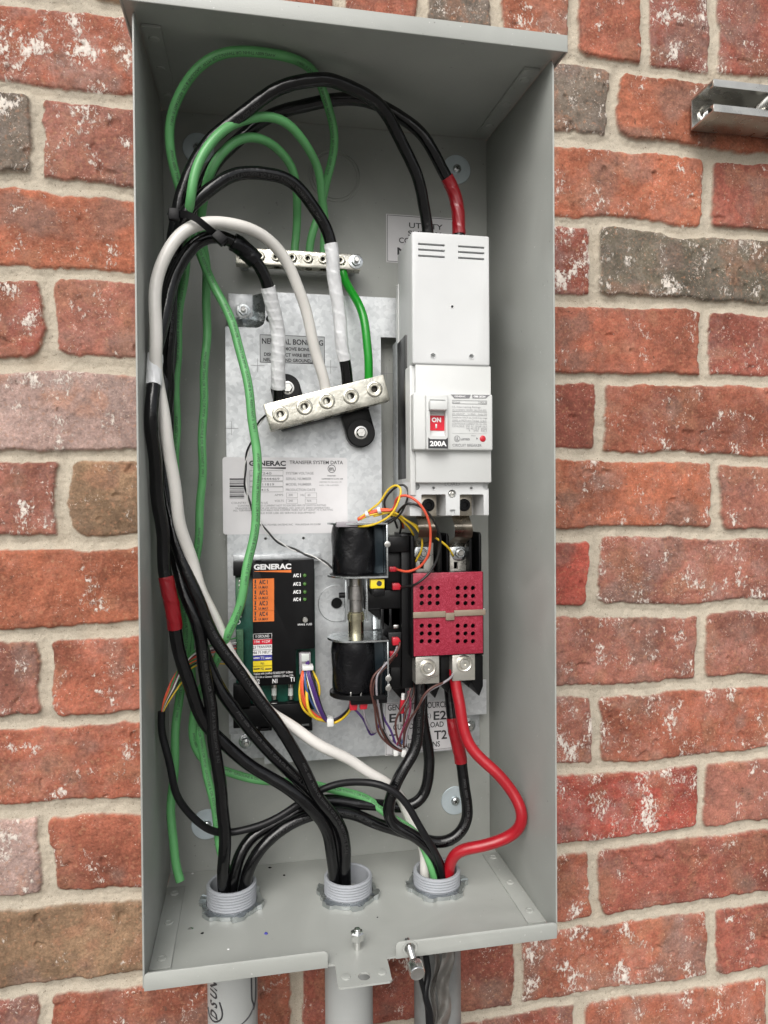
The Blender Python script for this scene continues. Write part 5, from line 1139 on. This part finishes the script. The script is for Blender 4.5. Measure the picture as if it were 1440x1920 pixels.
o, pp = cable('green_wire', [(552, 480, .029), (552, 463, .030), (557, 408, .038), (558, 379, .052), (554, 344, .068), (542, 300, .085), (516, 271, .098), (487, 260, .106), (463, 258, .11), (434, 268, .116), (405, 300, .118), (387, 341, .112), (379, 391, .092), (380, 440, .075), (387, 513, .06), (386, 640, .052), (382, 760, .048), (379, 860, .046), (373, 1000, .045), (364, 1090, .045), (358, 1180, .046), (357, 1260, .048), (366, 1320, .052), (378, 1400, .056), (391, 1462, .06), (401, 1512, .064), (412, 1580, .070), (428, 1640, .074), (437, 1680, .074), (438, 1720, .072)], RG, 'green_cable',
    'green wire of the lowest loop, dropping behind the black cables into the left conduit', 'wire', GB)
cable_print(o, pp, RG, TG, 'ink', .0024, .05, .36, .0)
o, pp = cable('green_wire', [(641, 498, .027), (643, 515, .028), (655, 540, .036), (672, 572, .05), (686, 615, .058), (690, 660, .058), (691, 706, .055), (692, 722, .053)], .0043, 'green_short', 'short bright green jumper wire from the ground bar down to the neutral bar', 'wire')
# thin control cable
o, pp = cable('control_cable', [(303, 1334, .10), (302, 1363, .10), (311, 1398, .10), (318, 1434, .10), (324, 1474, .10), (341, 1509, .093), (369, 1541, .085), (403, 1558, .077), (444, 1561, .076), (487, 1550, .078), (525, 1528, .077), (562, 1505, .073), (606, 1480, .072), (641, 1467, .076), (673, 1464, .082), (706, 1469, .090), (738, 1484, .094), (766, 1510, .096), (784, 1541, .096), (800, 1577, .096), (820, 1607, .092), (831, 1640, .086), (828, 1700, .078)], .0034, 'black_jacket', 'thin black jacketed control cable looping along the bottom of the cabinet', 'cable')

# zip tie on the bundle
def strap(name, pts, w, m, label, th=.0011):
    pp = spline([at(*p) for p in pts], .002); t = bmesh.new(); rr = []
    for i, p in enumerate(pp):
        tn = (pp[min(i + 1, len(pp) - 1)] - pp[max(i - 1, 0)]).normalized(); nn = (CP - p).normalized(); s = tn.cross(nn).normalized(); nn = s.cross(tn).normalized()
        rr.append([t.verts.new(p + s * w / 2 + nn * th), t.verts.new(p - s * w / 2 + nn * th), t.verts.new(p - s * w / 2), t.verts.new(p + s * w / 2)])
    for a, b in zip(rr, rr[1:]):
        for k in range(4): t.faces.new((a[k], a[(k + 1) % 4], b[(k + 1) % 4], b[k]))
    t.faces.new(rr[0][::-1]); t.faces.new(rr[-1]); bmesh.ops.recalc_face_normals(t, faces=t.faces[:]); g = G(); g.merge(t, m); return g, pp
zt = thing('cable_tie', tuple(at(380, 420, .13)), 'black cable tie around the bundle at the upper left', 'cable tie')
g, pp = strap('s', [(318, 398, .125), (326, 402, .135), (345, 401, .139), (365, 408, .141), (388, 426, .139), (405, 440, .132), (415, 450, .126), (424, 457, .122)], .0056, 'matte_black', ''); g.build('strap', zt)
g = G(); p = at(412, 446, .134); mt = Matrix.Translation(p) @ Matrix.Rotation(math.radians(42), 4, 'Y'); g.box(-.0055, .0055, -.004, .003, -.0042, .0042, 'matte_black', .0008, mtx=mt); hd2 = g.build('tie_head', zt)
g = G(); p = at(326, 402, .138); mt = Matrix.Translation(p); g.box(-.0045, .0045, -.003, .002, -.005, .005, 'matte_black', .001, mtx=mt); g.build('tie_end', zt)

# ================================================================== SMALL WIRES
WG = 'thin wires of the transfer switch'
def wire(m, pts, label, r=.0011, cat='wire', group=WG):
    pp = spline([at(*p) for p in pts], .002); g = G(); g.tube(pp, r, m, n=8); o = g.build('thin_wire', sharp=0); tag(o, label, cat, group); return o, pp
d = .092
wire('w_yellow', [(671, 987, .083), (693, 985.6, .09), (716, 977, .096), (735, 963, .10), (748, 937, .102), (751.7, 916, .10), (742, 909, .096), (727, 919, .092), (713, 941, .088), (693, 957, .084), (672, 974, .08)], 'yellow wire looping highest above the upper coil')
wire('w_black', [(712, 984, .083), (724, 983, .086), (749, 966, .094), (762, 941, .098), (765.6, 919, .097), (754, 908, .093), (732, 922, .09), (720, 941, .087), (727, 962, .084), (738, 972, .08), (745, 990, .07)], 'black wire looping beside the highest yellow wire above the upper coil')
wire('w_salmon', [(671, 975, .08), (693, 963, .084), (718, 957, .088), (736, 957, .09), (740.6, 949, .092), (743, 935.6, .097), (760, 928.6, .106), (782, 940, .110), (797.5, 960.6, .110), (806, 985.6, .107), (807, 1013, .102), (803, 1041, .098), (788, 1062, .09), (765.6, 1071.7, .08), (744, 1068, .066)], 'long orange-red wire arching over the breaker lugs down to the upper red terminal', .0013)
wire('w_orange', [(671, 973, .079), (693, 961, .083), (716, 955, .086), (735, 957, .085), (750, 972, .075), (756, 990, .06)], 'short orange wire above the upper coil under the white ties', .0013)
wire('w_black', [(740, 975, .08), (748, 958, .09), (765.6, 944, .106), (782, 946.7, .108), (801.7, 960.6, .108), (818, 985.6, .105), (826, 1013, .099), (821, 1044, .096), (807, 1071.7, .094), (782, 1094, .093), (752, 1102, .070)], 'black wire curving across the red cover edge to the second red terminal', .0012)
wire('w_yellow', [(700, 968, .084), (738, 960.6, .088), (760, 974, .088), (779, 988, .087), (790.6, 1008, .085), (790.6, 1030, .08), (779, 1053.6, .07)], 'yellow wire bending down to the left terminal plate')
wire('w_yellow', [(735, 965, .084), (771, 980, .086), (796, 996.7, .085), (824, 1013, .083), (840.6, 1027, .079), (850, 1042.5, .072)], 'straight yellow wire running to the right terminal plate bolt')
for u, v, lb in ((688, 964, 'left'), (711, 957, 'right')):
    g = G(); p = at(u, v, .088); g.lathe([(.0030, -.0016), (.0034, -.001), (.0034, .001), (.0030, .0016)], p, at(u + 8, v - 3, .089) - p, 'nylon', 14); tag(g.build('wire_tie', sharp=50), 'small white nylon tie on the orange wires above the upper coil, %s of two' % lb, 'cable tie', 'white nylon ties')
# twisted black and white lead
base_pts = [(498, 779, .050), (485, 795, .045), (472, 825, .040), (462, 858, .036), (459, 894, .034), (464, 930, .033), (473, 958, .033), (490, 984, .034), (506, 1003, .036), (532, 1022, .040), (565, 1036, .045), (601, 1050, .050), (624, 1066, .052)]
pp = spline([at(*p) for p in base_pts], .0015)
for k, (m, lb) in enumerate((('w_black', 'black strand of the twisted lead crossing the data sticker'), ('w_white', 'white strand of the twisted lead crossing the data sticker'))):
    q_ = []; L = 0
    for i, p in enumerate(pp):
        if i: L += (pp[i] - pp[i - 1]).length
        tn = (pp[min(i + 1, len(pp) - 1)] - pp[max(i - 1, 0)]).normalized(); n1 = tn.orthogonal().normalized(); n2 = tn.cross(n1); a = L / .034 * 2 * PI + k * PI
        q_.append(p + (Vector((0, -1, 0)) * math.cos(a) + tn.cross(Vector((0, -1, 0))).normalized() * math.sin(a)) * .0009 * (1 if k == 0 else 1))
    g = G(); g.tube(q_, .0010 if k == 0 else .0006, m, n=8); tag(g.build('thin_wire', sharp=0), lb, 'wire', WG)
# harness from the module connector
H0 = .052
hz_ = [('w_yellow', [(571, 1252, H0), (564, 1275, .056), (562, 1307, .058), (570, 1331, .058), (594, 1348, .054), (616, 1354, .05)], 'leftmost yellow wire of the harness under the module connector'),
       ('w_orange', [(572, 1248, H0), (566, 1265, .06), (565, 1297, .062), (573, 1325, .060), (596, 1344, .055), (616, 1353, .05)], 'outer orange wire of the harness under the module connector'),
       ('w_salmon', [(573, 1248, H0), (568, 1268, .062), (568, 1300, .064), (577, 1326, .061), (598, 1345, .056), (616, 1352, .05)], 'inner orange-red wire of the harness under the module connector'),
       ('w_blue', [(574, 1245, H0), (571, 1268, .062), (576, 1297, .062), (584, 1316, .058), (600, 1340, .054), (616, 1353, .049)], 'blue wire of the harness under the module connector'),
       ('w_white', [(575, 1245, H0), (577, 1268, .064), (585, 1300, .064), (594, 1326, .060), (606, 1346, .054), (618, 1354, .05)], 'white wire of the harness under the module connector'),
       ('w_purple', [(575, 1242, H0), (577, 1262, .064), (587, 1297, .066), (598, 1329, .062), (609, 1350, .056), (620, 1356, .05)], 'left purple wire of the harness under the module connector'),
       ('w_purple', [(578, 1240, H0), (580, 1262, .064), (591, 1297, .066), (602, 1329, .062), (611, 1348, .056), (621, 1354, .05)], 'right purple wire of the harness under the module connector'),
       ('w_yellow', [(576, 1275, .058), (575, 1300, .062), (578, 1328, .064), (590, 1346, .060), (612, 1352, .052), (620, 1355, .05)], 'thick yellow wire at the front of the harness under the module connector'),
       ('w_yellow', [(578, 1246, H0), (588, 1262, .056), (597, 1281, .058), (599, 1301, .058), (593, 1318, .056), (602, 1340, .052), (616, 1354, .049)], 'rightmost yellow wire of the harness bulging right under the module connector'),
       ('w_black', [(579, 1244, H0), (588, 1275, .060), (596, 1305, .060), (604, 1330, .058), (614, 1350, .052), (622, 1356, .05)], 'black wire of the harness under the module connector')]
for m, p_, lb in hz_: wire(m, p_, lb, .00125 if 'thick' not in lb else .0015)
for k, (m, lb) in enumerate((('w_grey', 'grey'), ('w_black', 'black'), ('w_yellow', 'yellow'), ('w_orange', 'orange'), ('w_purple', 'purple'))):
    a = k * 1.9; o_ = Vector((0, math.cos(a) * .0018, math.sin(a) * .0018)); pts = [(616, 1354, .050), (624, 1354, .050), (637, 1348, .052), (650, 1337, .058), (656 + 2 * k, 1322, .068)]
    pp = spline([at(*p) + o_ for p in pts], .002); g = G(); g.tube(pp, .0012, m, n=8); tag(g.build('thin_wire', sharp=0), '%s wire in the short bundle between the white tie and the lower coil' % lb, 'wire', WG)
g = G(); p = at(577, 1252, .061); g.box(p.x - .0055, p.x + .0055, .052, .064, p.z - .0022, p.z + .0022, 'nylon', .0008); tag(g.build('wire_tie'), 'white nylon tie on the harness just below the module connector', 'cable tie', 'white nylon ties')
g = G(); p = at(619, 1354, .054); g.box(p.x - .0035, p.x + .0035, .044, .057, p.z - .0042, p.z + .0042, 'nylon', .0012); tag(g.build('wire_tie'), 'white nylon tie at the low bend of the harness left of the lower coil', 'cable tie', 'white nylon ties')
wire('w_purple', [(663, 1328, .076), (671, 1336, .074), (682, 1350, .068), (690, 1368, .06), (696, 1379, .056), (706, 1372, .056), (712, 1355, .056), (716, 1335, .055)], 'purple wire from the left red terminal under the lower coil')
wire('w_grey', [(682, 1328, .076), (684, 1345, .072), (690, 1362, .066), (700, 1374, .06), (712, 1366, .056), (722, 1345, .055)], 'grey wire from the right red terminal under the lower coil')
wire('w_brown', [(750, 1204, .074), (748, 1216, .078), (732, 1236, .084), (716, 1252, .088), (700, 1268, .09), (695, 1291, .09), (702, 1324, .084), (710, 1374, .072), (727, 1394, .066), (743, 1405, .062), (757, 1410, .06)], 'brown wire hanging in front of the lower coil bracket')
wire('w_brown', [(742, 1228, .07), (728, 1246, .082), (712, 1262, .086), (701, 1280, .086), (699, 1300, .086), (706, 1326, .08), (714, 1366, .07), (728, 1392, .064), (745, 1408, .06)], 'second brown wire close behind the brown one by the lower coil')
wire('w_black', [(722, 1240, .082), (715, 1263, .084), (714, 1300, .082), (716, 1340, .074), (722, 1376, .066), (736, 1398, .062), (757, 1410, .058)], 'black wire running down beside the lower coil bracket', .0014)
wire('w_brown', [(777, 1270, .062), (776, 1300, .062), (768, 1320, .064), (760, 1336, .064), (757, 1369, .063), (762, 1400, .060)], 'brown wire left of the thick black cable, ending at the terminal sticker')
wire('w_grey', [(850, 1262, .078), (846, 1270, .086), (827, 1283, .090), (804, 1296, .090), (790, 1315, .088), (776, 1341, .080), (764, 1369, .070), (760, 1398, .062)], 'pale wire crossing in front of the thick black cable from the right lug')
wire('w_brown', [(848, 1266, .078), (836, 1278, .088), (812, 1288, .092), (795, 1303, .092), (785, 1325, .088), (768, 1350, .078), (758, 1378, .066), (757, 1402, .060)], 'brown wire twisted with the pale wire from the right lug')
wire('w_grey', [(745, 1212, .07), (738, 1228, .08), (722, 1246, .087), (708, 1264, .089), (706, 1296, .087), (711, 1330, .078), (720, 1368, .068), (735, 1392, .062), (752, 1404, .06)], 'grey wire between the two brown wires beside the lower coil')
wire('w_brown', [(770, 1290, .066), (764, 1310, .068), (752, 1330, .070), (742, 1352, .068), (744, 1380, .064), (752, 1400, .06)], 'brown wire passing just left of the red crimp splice')
wire('w_maroon', [(765, 1296, .064), (770, 1320, .066), (766, 1345, .066), (756, 1366, .064), (748, 1388, .062), (742, 1402, .06)], 'maroon wire crossing the red crimp splice over the terminal sticker')
wire('w_black', [(716, 985, .08), (730, 975, .085), (744, 968, .084), (752, 980, .078), (750, 1000, .066)], 'short black wire dropping behind the yellow loops by the upper coil')
wire('w_yellow', [(676, 974, .08), (690, 967, .084), (712, 962, .086), (730, 958, .088), (745, 966, .086), (756, 978, .084), (768, 990, .08), (776, 1004, .072)], 'short yellow wire lying along the orange wires above the upper coil')
wire('w_purple', [(716, 1335, .055), (722, 1352, .056), (731, 1366, .058), (738, 1384, .058), (744, 1402, .058)], 'purple wire end running down to the nylon ties at the terminal sticker')
wire('w_blue', [(757, 1336, .06), (758, 1365, .058), (755, 1390, .056), (745, 1402, .056), (735, 1400, .056)], 'blue wire at the bottom of the terminal sticker')
g = G(); g.cyl(at(755, 1312, .062), at(753, 1337, .062), .0026, 'lug_red'); sp_ = g.build('wire_splice'); tag(sp_, 'red crimp splice on the wire over the terminal sticker', 'splice'); g = G(); g.cyl(at(756, 1300, .062), at(755, 1312, .062), .0018, 'nylon'); g.build('splice_sleeve', sp_)
for u, v, lb in ((742, 1410, 'left'), (757, 1412, 'right')):
    g = G(); p = at(u, v, .060); g.box(p.x - .0026, p.x + .0026, .054, .062, p.z - .004, p.z + .003, 'nylon', .0012); tag(g.build('wire_tie'), 'white nylon tie at the bottom edge of the terminal sticker, %s of two' % lb, 'cable tie', 'white nylon ties')
# sensing wires from the control cable to the module
for m, dv, u2, lb in (('w_salmon', 0, -6, 'salmon'), ('w_maroon', -6, 2, 'maroon'), ('w_white', -12, 6, 'white'), ('w_yellow', 34, 14, 'yellow'), ('w_green', -22, 0, 'green'), ('w_black', 24, 8, 'black'), ('w_orange', 14, -2, 'orange')):
    wire(m, [(443, 1216 + dv * .9, .046), (425, 1218 + dv * .8, .05), (395, 1224 + dv * .6, .06), (362, 1234 + dv * .5, .075), (335 + u2 * .8, 1262 + dv * .3, .09), (318 + u2 * .8, 1296, .098), (308 + u2 * .4, 1320, .10), (303, 1340, .10)], '%s thin wire fanning from the control cable to the left edge of the module' % lb, .00075, 'wire', 'sensing wires at the left of the module')
